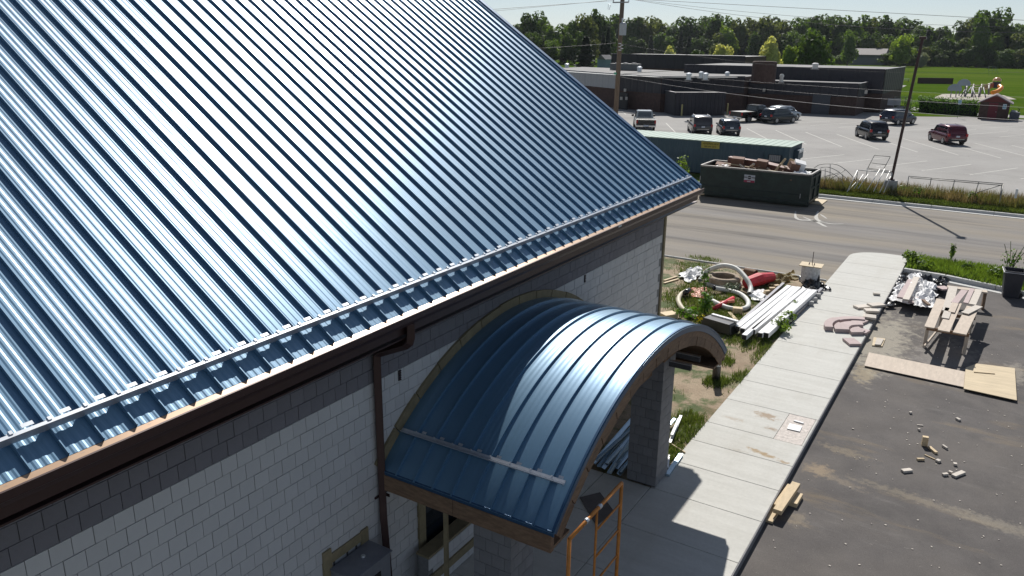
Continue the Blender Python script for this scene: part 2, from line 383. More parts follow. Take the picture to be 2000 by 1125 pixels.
# corner board, soffit, fascia
s = MB(); s.bx(WX-.05, WX+.03, YE-.01, YE+.09, -.2, 4.6); s.build('corner_board', M['treated'], bl)
XE = -6.33; ZE = 4.97; GZ = 4.945; TT = math.tan(R(33.9)); YR = 19.08
def rz_(x): return ZE+(XE-x)*TT
s = MB(); s.bx(WX-.1, XE, YN, YR-.06, 4.60, 4.62); s.build('soffit', M['brown'], bl)
s = MB(); s.bx(XE-.03, XE+.0, YN, YR-.05, 4.665, ZE-.02); s.build('fascia', M['brown'], bl)
s = MB(); s.prism([(YN, 4.1)], 0, 0) if 0 else None
s = MB(); s.bx(WX+.014, WX+.03, YN, YE, 4.335, 4.6); s.build('frieze_board', M['brown'], bl)
# roof deck and metal panels
XRG = -18.7
roof = MB()
roof.add([(XE-.01,YN,ZE-.03),(XE-.01,YR-.02,ZE-.03),(XRG,YR-.02,rz_(XRG)-.03),(XRG,YN,rz_(XRG)-.03),
          (XE-.03,YN,ZE-.2),(XE-.03,YR-.02,ZE-.2),(XRG,YR-.02,rz_(XRG)-.2),(XRG,YN,rz_(XRG)-.2),
          (2*XRG-XE,YN,ZE-.03),(2*XRG-XE,YR-.02,ZE-.03),(2*XRG-XE,YN,ZE-.2),(2*XRG-XE,YR-.02,ZE-.2)],
    [(0,1,2,3),(4,7,6,5),(1,5,6,2),(0,3,7,4),(3,2,9,8),(7,10,11,6),(2,6,11,9),(3,8,10,7)])
roof = roof.build('roof', M['roof_dark'], bl)
SP = .3165; SH = .044
SL = (XE-XRG)/math.cos(R(33.9))
def pan_profile(w, sh):
    pr = [(0, sh), (.011, sh), (.0115, .0)]
    for c in (.25, .51, .77):
        c *= w; pr += [(c-.03, 0), (c-.012, .0032), (c+.012, .0032), (c+.03, 0)]
    pr += [(w-.001, 0)]
    return [(0, 0)]+pr
pf = pan_profile(SP, SH)
s = MB()
ca, sa = math.cos(R(33.9)), math.sin(R(33.9))
NS = 10
P = []
for i in range(NS+1):
    t = SL*i/NS
    P.append([(XE-t*ca+h*sa, y, ZE+t*sa+h*ca-.012) for y, h in pf])
s.grid(P)
pm = s.mesh('roof_panel', M['roof'])
y = 2.80-SP*34
while y < YR-.05:
    o = new('roof_panel', pm, roof); o.location = (0, y, random.uniform(-.0006, .0006)); o.rotation_euler = (random.uniform(-.0025, .0025), 0, 0)
    o.rotation_euler = (0, 0, 0)
    y += SP
YL = y
s = MB()    # rake trim along the gable edge
s.add([(XE+.002,YL-SP+.3,ZE+.045),(XE+.002,YR+.02,ZE+.045),(XRG,YR+.02,rz_(XRG)+.045),(XRG,YL-SP+.3,rz_(XRG)+.045),
       (XE+.002,YR+.02,ZE-.2),(XRG,YR+.02,rz_(XRG)-.2),(XE+.002,YL-SP+.3,ZE-.02),(XRG,YL-SP+.3,rz_(XRG)-.02)],
      [(0,3,2,1),(1,2,5,4),(0,6,7,3),(0,1,4,6)])
s.build('rake_trim', M['roof_dark'], roof)
s = MB(); s.bx(XRG-.15, XRG+.15, YN, YR, rz_(XRG)+.02, rz_(XRG)+.08); s.build('ridge_cap', M['roof_dark'], roof)
# snow rail: L profile held by clamps on the seams
xr = XE-.40; zr = rz_(xr)+.055
rail = MB()
def roofpt(u, y, h): return (XE-u*ca+h*sa, y, ZE+u*sa+h*ca)
for (u0, u1, h0, h1) in ((.285, .318, .118, .124), (.285, .291, .02, .118)):
    a = [roofpt(u0, YN, h0), roofpt(u1, YN, h0), roofpt(u1, YN, h1), roofpt(u0, YN, h1)]
    b = [roofpt(u0, YR-.12, h0), roofpt(u1, YR-.12, h0), roofpt(u1, YR-.12, h1), roofpt(u0, YR-.12, h1)]
    rail.add(a+b, [(0,1,2,3),(7,6,5,4),(0,4,5,1),(1,5,6,2),(2,6,7,3),(3,7,4,0)])
rail = rail.build('snow_rail', M['galv'], bl)
cl = MB()
def rbox(mb, u0, u1, y0, y1, h0, h1):
    v = [roofpt(u, y_, h) for h in (h0, h1) for (u, y_) in ((u0,y0),(u1,y0),(u1,y1),(u0,y1))]
    mb.add([tuple(Vector(q)-Vector(roofpt(0,0,0))) for q in v], [(0,1,2,3),(7,6,5,4),(0,4,5,1),(1,5,6,2),(2,6,7,3),(3,7,4,0)])
rbox(cl, .30, .35, -.018, .028, .02, .09); rbox(cl, .31, .345, -.01, .02, .09, .132)
clm = cl.mesh('clamp', M['galv'])
tb = MB(); rbox(tb, .333, .372, .1, .2, .119, .125)
tbm = tb.mesh('snow_cleat', M['galv'])
yy = 2.80-SP*12
base = Vector(roofpt(0,0,0))
while yy < YR-.3:
    o = new('clamp', clm, rail); o.location = base+Vector((0, yy, 0))
    o = new('snow_cleat', tbm, rail); o.location = base+Vector((0, yy, 0))
    yy += SP
# gutter
GX = -6.182
gt = MB()
prof = [(XE+.005, GZ-.01), (XE+.005, GZ-.125), (GX-.045, GZ-.125), (GX-.02, GZ-.075), (GX, GZ-.06), (GX, GZ+.02), (GX-.016, GZ+.026), (GX-.016, GZ+.016)]
inn = [(GX-.018, GZ+.014), (GX-.022, GZ-.03), (XE+.004, GZ+.012)]
Y0g, Y1g = YN, YR-.06
gt.grid([[(x, Y0g, z) for x, z in prof], [(x, Y1g, z) for x, z in prof]])
gt.grid([[(x, Y0g, z) for x, z in inn], [(x, Y1g, z) for x, z in inn]], m=1)
gt.add([(x, Y1g, z) for x, z in prof[:6]], [tuple(range(6))], 0)
gutter = gt.build('gutter', [M['brown'], M['gut_in']], bl)
hg = MB(); hg.bx(XE+.01, GX-.01, -.011, .011, GZ-.03, GZ-.024); hg.bx(XE+.012, XE+.03, -.018, .018, GZ-.05, GZ+.004); hg.bx(GX-.03, GX-.014, -.014, .014, GZ-.028, GZ+.012)
hgm = hg.mesh('hanger', M['galv']); yy = 3.23-.635*10
while yy < Y1g:
    o = new('hanger', hgm, gutter); o.location = (0, yy, 0); yy += .635
s = MB(); s.bx(GX+.001, GX+.004, 13.95, 14.1, GZ-.02, GZ+.01); s.build('pale_speck', mat('pale_speck_tone', (.7,.7,.65)), gutter)  # small pale speck on the outer gutter face
# downspout
ds = MB()
yd = 7.64
def rbar(mb, p, q, wy=.105, wx=.08): mb.bar(p, q, wy, wx)
ds.tube([(-6.27, 7.63, GZ-.12), (-6.27, 7.63, 4.62), (-6.29, 7.63, 4.56), (-6.36, 7.63, 4.5), (-6.82, 7.64, 4.29), (-6.88, 7.64, 4.24), (-6.89, 7.64, 4.1), (-6.89, 7.64, 1.9), (-6.88, 7.63, 1.7), (-6.8, 7.61, .6)], .075, 4)
ds = ds.build('downspout', M['brown'], bl, bevel=.008)
s = MB(); s.bx(WX, WX+.03, yd-.11, yd+.17, 2.0, 2.03); s.bx(WX, WX+.15, yd+.06, yd+.068, 1.99, 2.04); s.build('strap', M['brown'], ds)
# wall vents
for y_, z_ in ((8.17, 3.72), (14.11, 3.72)):
    s = MB(); s.bx(WX+.012, WX+.02, y_-.03, y_+.03, z_-.08, z_+.08)
    v = s.build('wall_vent', M['mortar_d'], bl)
    for k in range(5):
        s = MB(); s.box((WX+.028, y_, z_-.07+.035*k), (.02, .05, .006), (0, .5, 0)); s.build('louvre', M['brown'], v)
# opening under the canopy: dark window with rough timber frame
wn = MB(); wn.bx(WX-.002, WX+.004, 8.64, 10.6, .1, 1.95); wn = wn.build('window', M['glass'], bl)
s = MB(); s.bx(WX-.03, WX+.05, 8.5, 8.66, -.05, 2.1); s.build('jamb', M['treated'], wn)
s = MB(); s.bx(WX-.03, WX+.05, 10.55, 10.7, -.05, 2.1); s.build('jamb', M['treated'], wn)
s = MB(); s.bx(WX-.03, WX+.05, 8.662, 10.548, 1.95, 2.1); s.build('head', M['treated'], wn)
# hatch with rough frame above the electric cabinet
fr = MB(); fr.bx(WX+.002, WX+.008, 6.6, 7.2, 1.2, 1.6); fr = fr.build('hatch', mat('white_panel', (.35,.36,.37), .6), bl)
for a in ((6.45,6.6,1.0,1.74),(7.2,7.34,1.0,1.66)):
    s = MB(); s.bx(WX-.02, WX+.045, a[0], a[1], a[2], a[3]); s.build('frame_board', M['treated'], fr)
s = MB(); s.bx(WX-.02, WX+.04, 6.602, 7.198, 1.5, 1.64); s.build('frame_board', M['treated'], fr)
for y_ in (6.66, 6.92, 7.1):
    s = MB(); s.bx(WX+.009, WX+.03, y_-.008, y_+.008, 1.2, 1.5); s.build('rod', M['mortar_d'], fr)

cab = thing('electric_cabinet', 'grey metal cabinet fixed on the wall below a timber framed hatch', 'cabinet', (WX+.04, 6.9, .3))
cm = mat('grey_cabinet_paint', (.2, .21, .24), .45, .2)
s = MB(); s.bx(0, .42, -.34, .42, 0, 1.12); b_ = s.build('body', cm, cab, bevel=.012)
s = MB(); s.bx(.0, .45, -.36, .44, 1.122, 1.14); s.build('lid', cm, cab, bevel=.005)
s = MB(); s.lathe([(.0,.02),(.03,.02),(.035,0)], 12, (.2,.1,1.142)); s.build('cap', M['galv'], cab)
s = MB(); s.bx(.421, .43, -.12, .2, .82, .93); v = s.build('nameplate', M['black'], cab)
s = MB(); s.bx(.431, .434, -.06, .12, .87, .885); s.build('nameplate_band', mat('plate_print', (.7,.7,.7)), cab)

# ================= canopy =================
CY, CZ, CR = 11.24, -1.25, 5.16
XO = -4.05
cn = thing('entrance_canopy', 'arched blue metal canopy projecting from the white block wall over the entrance', 'canopy', (0,0,0))
A0 = math.asin((2.45-CZ)/CR)      # angle from horizontal at the low edges
A1 = math.pi-math.asin((2.58-CZ)/CR)
def arc(a, r): return (CY-r*math.cos(a), CZ+r*math.sin(a))   # a from A0 (near) to A1 (far)
NA = 120
def ring(mb, x0, x1, r0, r1, a0=A0, a1=A1, n=NA, m=0):
    P = []
    for i in range(n+1):
        a = a0+(a1-a0)*i/n; o = arc(a, r1); q = arc(a, r0)
        P.append([(x0,)+q, (x0,)+o, (x1,)+o, (x1,)+q, (x0,)+q])
    mb.grid(P, m)
    for i in (0, n):
        v = P[i][:4]; mb.add(v, [(0,1,2,3) if i else (3,2,1,0)], m)
    return mb
cr = MB(); ring(cr, WX+.05, XO-.02, CR-.2, CR-.015); croof = cr.build('roof', M['osb'], cn)
CP = .3215
pf2 = [(x, h*.45 if h < .01 else h) for x, h in pan_profile(CP, .042)]
P = []
for i in range(NA+1):
    a = A0-.004+(A1-A0+.008)*i/NA
    P.append([(x,)+arc(a, CR+h) for x, h in pf2])
s = MB(); s.grid([list(reversed(r)) for r in P]); cpm = s.mesh('roof_panel', M['roof'], smooth=True)
cpm.set_sharp_from_angle(angle=R(12))
for k in range(9):
    o = new('roof_panel', cpm, croof); o.location = (WX+.03+k*CP, 0, 0)
# drip trims
s = MB(); ring(s, XO-.03, XO+.0, CR-.1, CR+.022); s.build('edge_trim', M['roof_dark'], croof, smooth=False)
for a, sg in ((A0, -1), (A1, 1)):
    y0, z0 = arc(a, CR); s = MB(); s.bx(WX+.03, XO, y0-.012, y0+.012, z0-.07, z0+.005); s.build('eave_trim', M['roof_dark'], croof)
# fascia boards on the front arch
nb = 15; an = [A0+(A1-A0)*i/nb for i in range(nb+1)]
for i in range(nb):
    s = MB(); j = random.uniform(-.01, .01)
    ring(s, XO-.055+random.uniform(-.006,.004), XO-.028+random.uniform(0,.008), CR-.36+j, CR-.09, an[i]+.0022, an[i+1]-.0022, 4); s.build('fascia_board', M['osb'], cn)
# side fascias under the low edges (planks along the depth)
for sgn, yy in ((-1, arc(A0, CR)[0]), (1, arc(A1, CR)[0])):
    for a, b in ((WX+.04, -5.62), (-5.61, XO-.03)):
        s = MB(); s.bx(a, b, yy-.02 if sgn < 0 else yy-.06, yy+.06 if sgn < 0 else yy+.02, 2.14 if sgn < 0 else 2.36, 2.39 if sgn < 0 else 2.53); s.build('side_fascia', M['osb'], cn)
    # flat return under the edge and the beam
    s = MB(); s.bx(WX+.04, XO-.06, yy+.07 if sgn < 0 else yy-.55, yy+.55 if sgn < 0 else yy-.07, 2.12 if sgn < 0 else 2.345, 2.16 if sgn < 0 else 2.385); s.build('soffit', M['osb'], cn)
s = MB(); s.bx(-5.3, -5.0, 8.2, 14.2, 2.35, 2.55); s.build('header_beam', M['osb'], cn)
for yy in (13.5, 14.0):
    s = MB(); s.bx(WX+.05, XO-.3, yy-.04, yy+.04, 2.5, 2.6); bb = s.build('tie_beam', M['mortar_d'], cn)
    s = MB(); s.bx(WX+.05, XO-.3, yy-.045, yy+.045, 2.602, 2.612); s.build('flange', M['galv'], cn)
# timber trim along the arch on the wall
nb = 13; an = [A0-.0+(A1-A0)*i/nb for i in range(nb+1)]
for i in range(nb):
    s = MB(); ring(s, WX+.014, WX+.055+random.uniform(0, .008), CR+.0, CR+.15+random.uniform(-.008,.008), an[i]+.002, an[i+1]-.002, 3); s.build('wall_trim_board', M['treated'], cn)
# canopy snow rail
ar = A0+.115
cr_ = MB(); y0, z0 = arc(ar, CR+.05); y1, z1 = arc(ar+.012, CR+.05); y2, z2 = arc(ar, CR+.09)
for (a0_, a1_, h0, h1) in ((ar, ar+.013, .046, .052), (ar, ar+.0015, .046, .088), (ar+.006, ar+.013, .056, .062)):
    q = [arc(a0_, CR+h0), arc(a1_, CR+h0), arc(a1_, CR+h1), arc(a0_, CR+h1)]
    v = [(WX+.1,)+p for p in q]+[(XO-.1,)+p for p in q]
    cr_.add(v, [(0,1,2,3),(7,6,5,4),(0,4,5,1),(1,5,6,2),(2,6,7,3),(3,7,4,0)])
crl = cr_.build('snow_rail', M['galv'], cn)
for k in range(1, 9):
    x = WX+.03+k*CP; a_ = arc(ar+.012, CR); b_ = arc(ar+.012, CR+.075)
    s = MB(); s.bar((x+.005,)+a_, (x+.005,)+b_, .02, .025); s.build('clamp', M['galv'], crl)
    a_ = arc(ar+.018, CR+.058)
    s = MB(); s.box((x+.13,)+a_, (.07, .035, .006), (.75, 0, 0)); s.build('snow_cleat', M['galv'], crl)

# ================= columns =================
def column(y0, label, nk=10):
    c = thing('block_column', label, 'column', (-5.08, y0+.305, 0), group='columns carrying the arched canopy')
    s = MB(); s.bx(-.29, .29, -.29, .29, 0, .02+nk*BH); s.build('core', M['mortar_d'], c)
    bw = .61/3
    mx = MB(); mx.bx(0, .014, .003, bw-.003, .003, BH-.003); mxm = mx.mesh('block', M['block_g'])
    for k in range(nk):
        for f in range(4):
            if f == 1 and 0: continue
            for j in range(3 if k % 2 == 0 else 4):
                wj = bw; y = -.305+j*bw
                if k % 2: y = -.305-bw/2+j*bw
                a = max(-.305, y); b = min(.305, y+bw)
                o = new('block', mxm, c)
                o.scale = (1, (b-a)/bw, 1)
                p = {0: (.291, a, 0), 1: (-a, .291, math.pi/2), 2: (-.291, -a, math.pi), 3: (a, -.291, -math.pi/2)}[f]
                o.location = (p[0], p[1], BH*k+.02); o.rotation_euler = (0, 0, p[2])
    s = MB(); s.bx(-.305, .305, -.305, .305, .022+nk*BH, .1+nk*BH); s.build('cap_board', M['osb'], c)
    return c
column(7.79, 'grey block column nearest the camera under the low canopy edge')
column(13.20, 'grey block column in front of the blue metal studs at the far side of the canopy', 13)

# half wall in the dark entrance recess
hw = thing('half_wall', 'low block wall with a timber cap in the shade under the canopy', 'wall', (0,0,0))
XH = -6.6
s = MB(); s.bx(XH-.2, XH, 8.3, 12.9, -.02, .66); core = s.build('core', M['mortar'], hw)
hb = MB(); hb.bx(0, .012, .004, BW-.004, .004, BH-.004); hbm = hb.mesh('block', M['block_w'])
for k in range(3):
    y = 8.3+(k % 2)*BW/2
    while y+BW < 12.9:
        o = new('block', hbm, hw); o.location = (XH, y, .02+k*BH); y += BW
s = MB(); s.bx(XH-.22, XH+.03, 8.28, 12.9, .662, .7); s.build('cap', M['treated'], hw)
s = MB(); s.bx(XH+.014, XH+.05, 8.3, 12.9, .2, .34); s.build('ledger', M['treated'], hw)
pp = thing('timber_prop', 'thin upright stud standing under the near canopy edge', 'post', (-5.98, 7.95, 0))
s = MB(); s.bar((0,0,0), (.0,0,2.13), .035, .07); s.build('stud', M['treated'], pp)
# ================= things on the lawn and the walk =================
def rope(pts, n=10):        # smooth path through points
    pts = [Vector(p) for p in pts]; out = []
    for i in range(len(pts)-1):
        p0 = pts[max(i-1, 0)]; p1 = pts[i]; p2 = pts[i+1]; p3 = pts[min(i+2, len(pts)-1)]
        for k in range(n):
            t = k/n; out.append(.5*((2*p1)+(p2-p0)*t+(2*p0-5*p1+4*p2-p3)*t*t+(3*p1-p0-3*p2+p3)*t**3))
    return out+[pts[-1]]
M['white_pipe'] = mat('white_drain_pipe', (.6, .6, .56), .55, var=.12, scale=5)
M['old_pipe'] = mat('yellowed_drain_pipe', (.48, .43, .32), .6, var=.2, scale=6)
M['blackp'] = mat('black_plastic', (.014, .014, .016), .28, var=.2, spec=.7)
M['film'] = mat('white_plastic_film', (.8, .8, .8), .6, var=.05, bump=.15, bscale=9)
M['red'] = mat('red_plastic', (.55, .03, .04), .45, var=.25, scale=8)
M['orange'] = mat('faded_orange_plastic', (.62, .2, .12), .5, var=.25, scale=10)
M['vinyl'] = mat('white_vinyl', (.78, .78, .78), .35, var=.04)
M['greyv'] = mat('grey_vinyl', (.10, .10, .11), .45, var=.1)
M['grey_frame'] = mat('grey_frame_metal', (.13, .13, .15), .45, .3)
M['concrete'] = mat('rough_concrete', (.4, .4, .39), .9, var=.2, scale=9, bump=.4, bscale=30)
M['leaf'] = mat('weed_leaf', (.075, .17, .02), .6, var=.35, scale=3, rnd=.35)
M['leafb'] = mat('bright_leaf', (.11, .19, .03), .6, var=.35, scale=3, rnd=.35)
M['dry'] = mat('dry_grass', (.3, .25, .13), .8, var=.3, scale=3, rnd=.3)
M['gblade'] = mat('grass_blade', (.075, .115, .03), .7, var=.3, scale=2, rnd=.35)
for k_ in ('leaf','leafb','gblade','dry'): leafy(M[k_], .35, 1.7)
M['ply'] = mat('weathered_plywood', (.52, .44, .36), .8, var=.12, scale=3, bump=.1, bscale=20, stretch=(4,1,1))
M['ply2'] = mat('fresh_plywood', (.55, .45, .3), .75, var=.14, scale=1.6, bump=.1, bscale=20, stretch=(1,5,1))
M['stone'] = mat('mauve_cast_stone', (.44, .35, .34), .8, var=.1, scale=9, bump=.2, bscale=60, rnd=.1)
M['stone_l'] = mat('pale_cast_stone', (.55, .5, .44), .8, var=.1, scale=9, bump=.2, bscale=60, rnd=.1)
M['stud'] = mat('blue_grey_metal_stud', (.35, .45, .52), .35, .7, var=.1, rnd=.2)
M['yellow_flower'] = mat('yellow_petals', (.8, .65, .02), .6)

def pipe(name, pts, r, m, label, grp=None):
    P = rope(pts, 8); b = MB(); rr = []; Q = []
    L_ = 0; 
    for i, p in enumerate(P): Q.append(p)
    b.tube(Q, r, 14, caps=False); b.tube([p for p in Q], r*.88, 12, caps=False)
    o = b.build(name, m, smooth=True); return tag(o, label, 'pipe', grp)
zz = .08
pipe('drain_pipe', [at(1367,548,zz), at(1378,532,.3), at(1398,522,.55), at(1418,519,.65), at(1440,526,.6), at(1458,545,.4), at(1466,562,.2), at(1464,574,.1)], .085, M['white_pipe'], 'big white drain pipe bent in a tall arch over the round concrete ring', 'plastic drain pipes on the lawn')
pipe('drain_pipe', [at(1396,563,zz+.1), at(1420,567,zz), at(1445,574,zz), at(1460,587,zz), at(1460,599,zz), at(1447,604,zz), at(1425,602,zz), at(1408,596,zz), at(1392,588,zz)], .08, M['white_pipe'], 'white drain pipe curled in a tight loop on the grass with a black open end', 'plastic drain pipes on the lawn')
pipe('drain_pipe', [at(1342,568,.15), at(1330,575,zz), at(1325,586,zz), at(1330,599,zz), at(1343,611,zz), at(1362,621,zz)], .08, M['old_pipe'], 'yellowed short drain pipe curved on the weeds nearest the building corner', 'plastic drain pipes on the lawn')
for a, b_ in (((1346,567),(1338,572)), ((1397,563),(1394,562))):
    s = MB(); s.tube([at(*a, .17), at(*b_, .17)], .095, 12); tag(s.build('pipe_coupling', M['blackp'], smooth=True), 'short black coupling on the mouth of the %s drain pipe' % ('yellowed' if a[0] == 1346 else 'looped white'), 'pipe coupling')
# concrete ring
c0 = at(1412, 556, 0)
rg = thing('concrete_ring', 'round concrete manhole ring lying on the lawn inside the pipe arch', 'manhole ring', c0)
s = MB(); s.lathe([(.62,0),(.6,.3),(.56,.34),(.42,.34),(.4,.3),(.42,0)], 24); s.build('ring', mat('stained_concrete', (.3,.24,.18), .9, var=.3, scale=6, bump=.5, bscale=20), rg)
s = MB(); s.lathe([(.66,.0),(.66,.12),(.6,.14)], 24); s.build('flange', M['concrete'], rg)
s = MB(); s.lathe([(.0,.05),(.41,.05)], 16); s.build('water', M['black'], rg)
# crumpled sheets
def crumple(name, poly_px, z, h, m, label, cat, n=22, seed=1, f=3., grp=None, th=True):
    c = [at(x, y, z) for x, y in poly_px]; P = []
    for i in range(n+1):
        u = i/n; r = []
        for j in range(n+1):
            v = j/n
            p = (c[0]*(1-u)*(1-v)+c[1]*u*(1-v)+c[2]*u*v+c[3]*(1-u)*v)
            q = Vector((p.x*f, p.y*f, seed*3.7)); e = min(1, 6*min(u, 1-u, v, 1-v))
            d = mn.noise(q)*.6+abs(mn.noise(q*2.3))*.5+abs(mn.noise(q*5))*.25
            ex = Vector((mn.noise(q*1.7+Vector((9,0,0))), mn.noise(q*1.7+Vector((0,9,0))), 0))*.16
            r.append(p+ex+Vector((0, 0, .02+h*max(0, d)*(.35+.65*e))))
        P.append(r)
    b = MB(); b.grid(P); o = b.build(name, m); return tag(o, label, cat, grp)
crumple('plastic_sheet', [(1322,536),(1366,522),(1380,538),(1345,553)], 0, .35, M['film'], 'crumpled white plastic sheet on the lawn beside the building corner', 'plastic sheet', seed=2)
crumple('plastic_sheet', [(1466,568),(1489,568),(1495,587),(1470,587)], 0, .2, M['film'], 'small torn white plastic sheet between the pipes and the vinyl posts', 'plastic sheet', seed=5)
crumple('plastic_sheet', [(1352,565),(1376,562),(1374,585),(1355,582)], 0, .22, M['orange'], 'faded orange plastic wrap crumpled in the weeds', 'plastic sheet', seed=8)
# red barrier fence roll and brown mesh
s = MB()
a, b_ = at(1458, 553, .2), at(1508, 541, .2)
s.tube([a, a*.5+b_*.5+Vector((0,0,.04)), b_], .22, 12, radii=[.2, .24, .18]); o = s.build('barrier_roll', M['red'], smooth=False)
tag(o, 'rolled red plastic barrier fence lying on the lawn', 'barrier fence')
crumple('barrier_mesh', [(1500,545),(1552,530),(1560,545),(1500,562)], 0, .35, M['dry'], 'loose end of brown mesh fencing pulled out beside the red roll', 'mesh', seed=11)
s = MB(); a, b_ = at(1455, 531, .2), at(1476, 536, .2); s.tube([a, b_], .17, 10, caps=False); s.tube([a, b_], .12, 10, caps=False); tag(s.build('cardboard_tube', mat('brown_tube', (.16,.09,.05), .8), smooth=True), 'short brown cardboard tube behind the red barrier roll', 'tube')
for i, (p, q) in enumerate((((1395,602),(1432,582)), ((1400,592),(1434,588)))):
    s = MB(); s.tube([at(*p, .1), at(*q, .14)], .07-.015*i, 10); tag(s.build('red_pipe', M['red'] if not i else M['orange'], smooth=True), ('glossy red pipe section crossing under the looped pipe', 'thinner faded red pipe section beside the glossy one')[i], 'pipe')
# boards
def board(p, q, w, h, m, label, cat='board', name='board', z=.0, grp=None, bev=.004):
    a = at(*p, z+h/2); b = at(*q, z+h/2); s = MB(); s.bar(a, b, w, h); return tag(s.build(name, m, bevel=bev), label, cat, grp)
board((1297,548),(1322,540),.09,.04,M['lumber'],'pale timber batten on the dirt by the building corner, upper of two')
board((1297,553),(1325,545),.09,.04,M['lumber'],'pale timber batten on the dirt by the building corner, lower of two')
board((1294,618),(1318,614),.35,.16,M['lumber'],'thick grey timber block at the foot of the building corner', z=0)
s = MB(); c = at(1440, 612, .0); s.box(c+Vector((0,0,.1)), (.3,.22,.2), (0,0,.3)); tag(s.build('wood_box', M['lumber'], bevel=.01), 'small open plywood box on the grass under the looped pipe', 'box')
board((1424,610),(1438,625),.12,.03,M['lumber'],'short pale offcut leaning by the small plywood box')
# vinyl post bundle between two grey frame rails
L0 = [(1440,642),(1450,646),(1453,659),(1470,648),(1484,655),(1496,655)]; L1 = [(1541,561),(1551,563),(1560,564),(1571,567),(1581,569),(1591,570)]
for i, (p, q) in enumerate(zip(L0, L1)):
    a = at(*p, .2); b = at(*q, .2); t = thing('vinyl_post', '%s of the six long white vinyl posts lying side by side' % ['leftmost', 'second from the left', 'lowest lying', 'fourth from the left', 'fifth from the left', 'rightmost'][i], 'post', a, math.atan2((b-a).y, (b-a).x), 'long white vinyl posts lying on the lawn')
    Ln = (b-a).length; s = MB(); w_ = .155; s.bx(.02, Ln, -w_/2, w_/2, -w_/2, w_/2); s.build('post', M['vinyl'], t, bevel=.012)
    s = MB(); s.bx(.0, .019, -w_/2+.012, w_/2-.012, -w_/2+.012, w_/2-.012); s.build('hollow_end', M['black'], t)
for i, (p, q, lb) in enumerate((((1438,638),(1530,555),'dark grey frame rail along the left side of the white posts'), ((1525,642),(1605,565),'dark grey frame rail along the right side of the white posts'), ((1535,562),(1598,570),'dark grey cross rail behind the far ends of the white posts'))):
    board(p, q, .1, .12, M['grey_frame'], lb, 'frame rail', 'frame_rail', z=.02 if i < 2 else .1)
crumple('black_sheet', [(1560,541),(1602,549),(1625,570),(1570,566)], .0, .5, M['blackp'], 'crumpled black plastic sheet at the far right corner of the posts', 'plastic sheet', seed=21)
tb_ = thing('black_tub', 'upturned black plastic tub on the grass beyond the canopy', 'tub', at(1404, 645, 0))
s = MB(); s.box((0,0,.18), (1.1,.45,.34), (0,0,-.25), taper=.85); s.build('body', M['blackp'], tb_, bevel=.03)
s = MB(); s.box((.1,.17,.37), (.9,.1,.05), (0,0,-.25)); s.build('wrap', M['film'], tb_)
crumple('black_sheet', [(1422,634),(1444,636),(1450,652),(1420,650)], .0, .25, M['blackp'], 'black plastic scrap between the tub and the posts', 'plastic sheet', seed=22)
for i, (x, y) in enumerate(((1498,571),(1508,565),(1517,560),(1597,577),(1590,585),(1583,592))):
    c = at(x, y, .08); s = MB(); s.box(c, (.2,.14,.14), (0,0,random.random())); tag(s.build('timber_block', M['lumber'] if i < 3 else M['concrete'], bevel=.01), 'small %s propping the %s rail beside the white posts, %s of three' % ('timber block' if i < 3 else 'concrete lump', 'left' if i < 3 else 'right', ('nearest','middle','farthest')[i % 3]), 'block')
# concrete pier with plywood lid
pr = thing('concrete_pier', 'white splashed concrete pier with a plywood lid and upright bolt', 'pier', at(1581, 550, 0))
s = MB(); s.lathe([(.0,0),(.34,0),(.33,.62),(0,.62)], 22); s.build('pier', mat('splashed_concrete', (.55,.55,.55), .85, var=.3, scale=11), pr, smooth=False)
s = MB(); s.box((0,0,.64), (.78,.6,.03), (0,0,.05)); s.build('lid', M['ply2'], pr)
s = MB(); s.tube([(0.02,0,.6),(.02,0,1.15)], .013, 6); s.build('bolt', M['brown'], pr)
for dx, dy in ((-.09,.07),(.09,.06),(-.08,-.07),(.1,-.05)):
    s = MB(); s.tube([(dx,dy,.655),(dx,dy,.72)], .012, 6); s.build('stud', M['brown'], pr)
# drain bollard under the canopy end
bo = thing('short_pipe_stub', 'short grey pipe stub with a black base behind the canopy end', 'pipe stub', at(1398, 742, 0))
s = MB(); s.lathe([(.105,.0),(.105,.4),(.0,.4)], 16); s.build('base', M['blackp'], bo, smooth=False)
s = MB(); s.lathe([(.09,.401),(.09,.75),(.07,.77),(.0,.77)], 16); s.build('cap', M['white_pipe'], bo, smooth=False)

# metal studs bundle by the column
sts = [((1160,905),(1232,822)),((1170,912),(1235,835)),((1178,915),(1240,842)),((1185,905),(1236,850)),((1190,925),(1250,832)),((1196,918),(1232,868)),((1204,915),(1240,872)),((1212,922),(1250,880)),((1165,900),(1226,845)),((1200,905),(1262,830)),((1182,898),(1222,858)),((1208,927),(1236,893))]
ptv = MB(); w_ = .09
for a, b, c, d in ((-.045,.045,-.002,.002),(-.045,-.041,.002,.035),(.041,.045,.002,.035)): ptv.bx(0, 1, a, b, c, d)
stm = ptv.mesh('metal_stud', M['stud'])
for i, (p, q) in enumerate(sts):
    z_ = .04+.03*(i % 5); a = at(*p, z_); b = at(*q, z_+random.uniform(-.02,.08)); o = new('metal_stud', stm)
    d = b-a; o.location = a; o.scale = (d.length*1.25, 1, 1); o.rotation_euler = (random.uniform(-.5,.5), -math.asin(d.z/d.length), math.atan2(d.y, d.x))
    tag(o, 'blue grey metal stud in the loose heap under the canopy behind the block column', 'metal stud', 'metal studs heaped under the canopy')
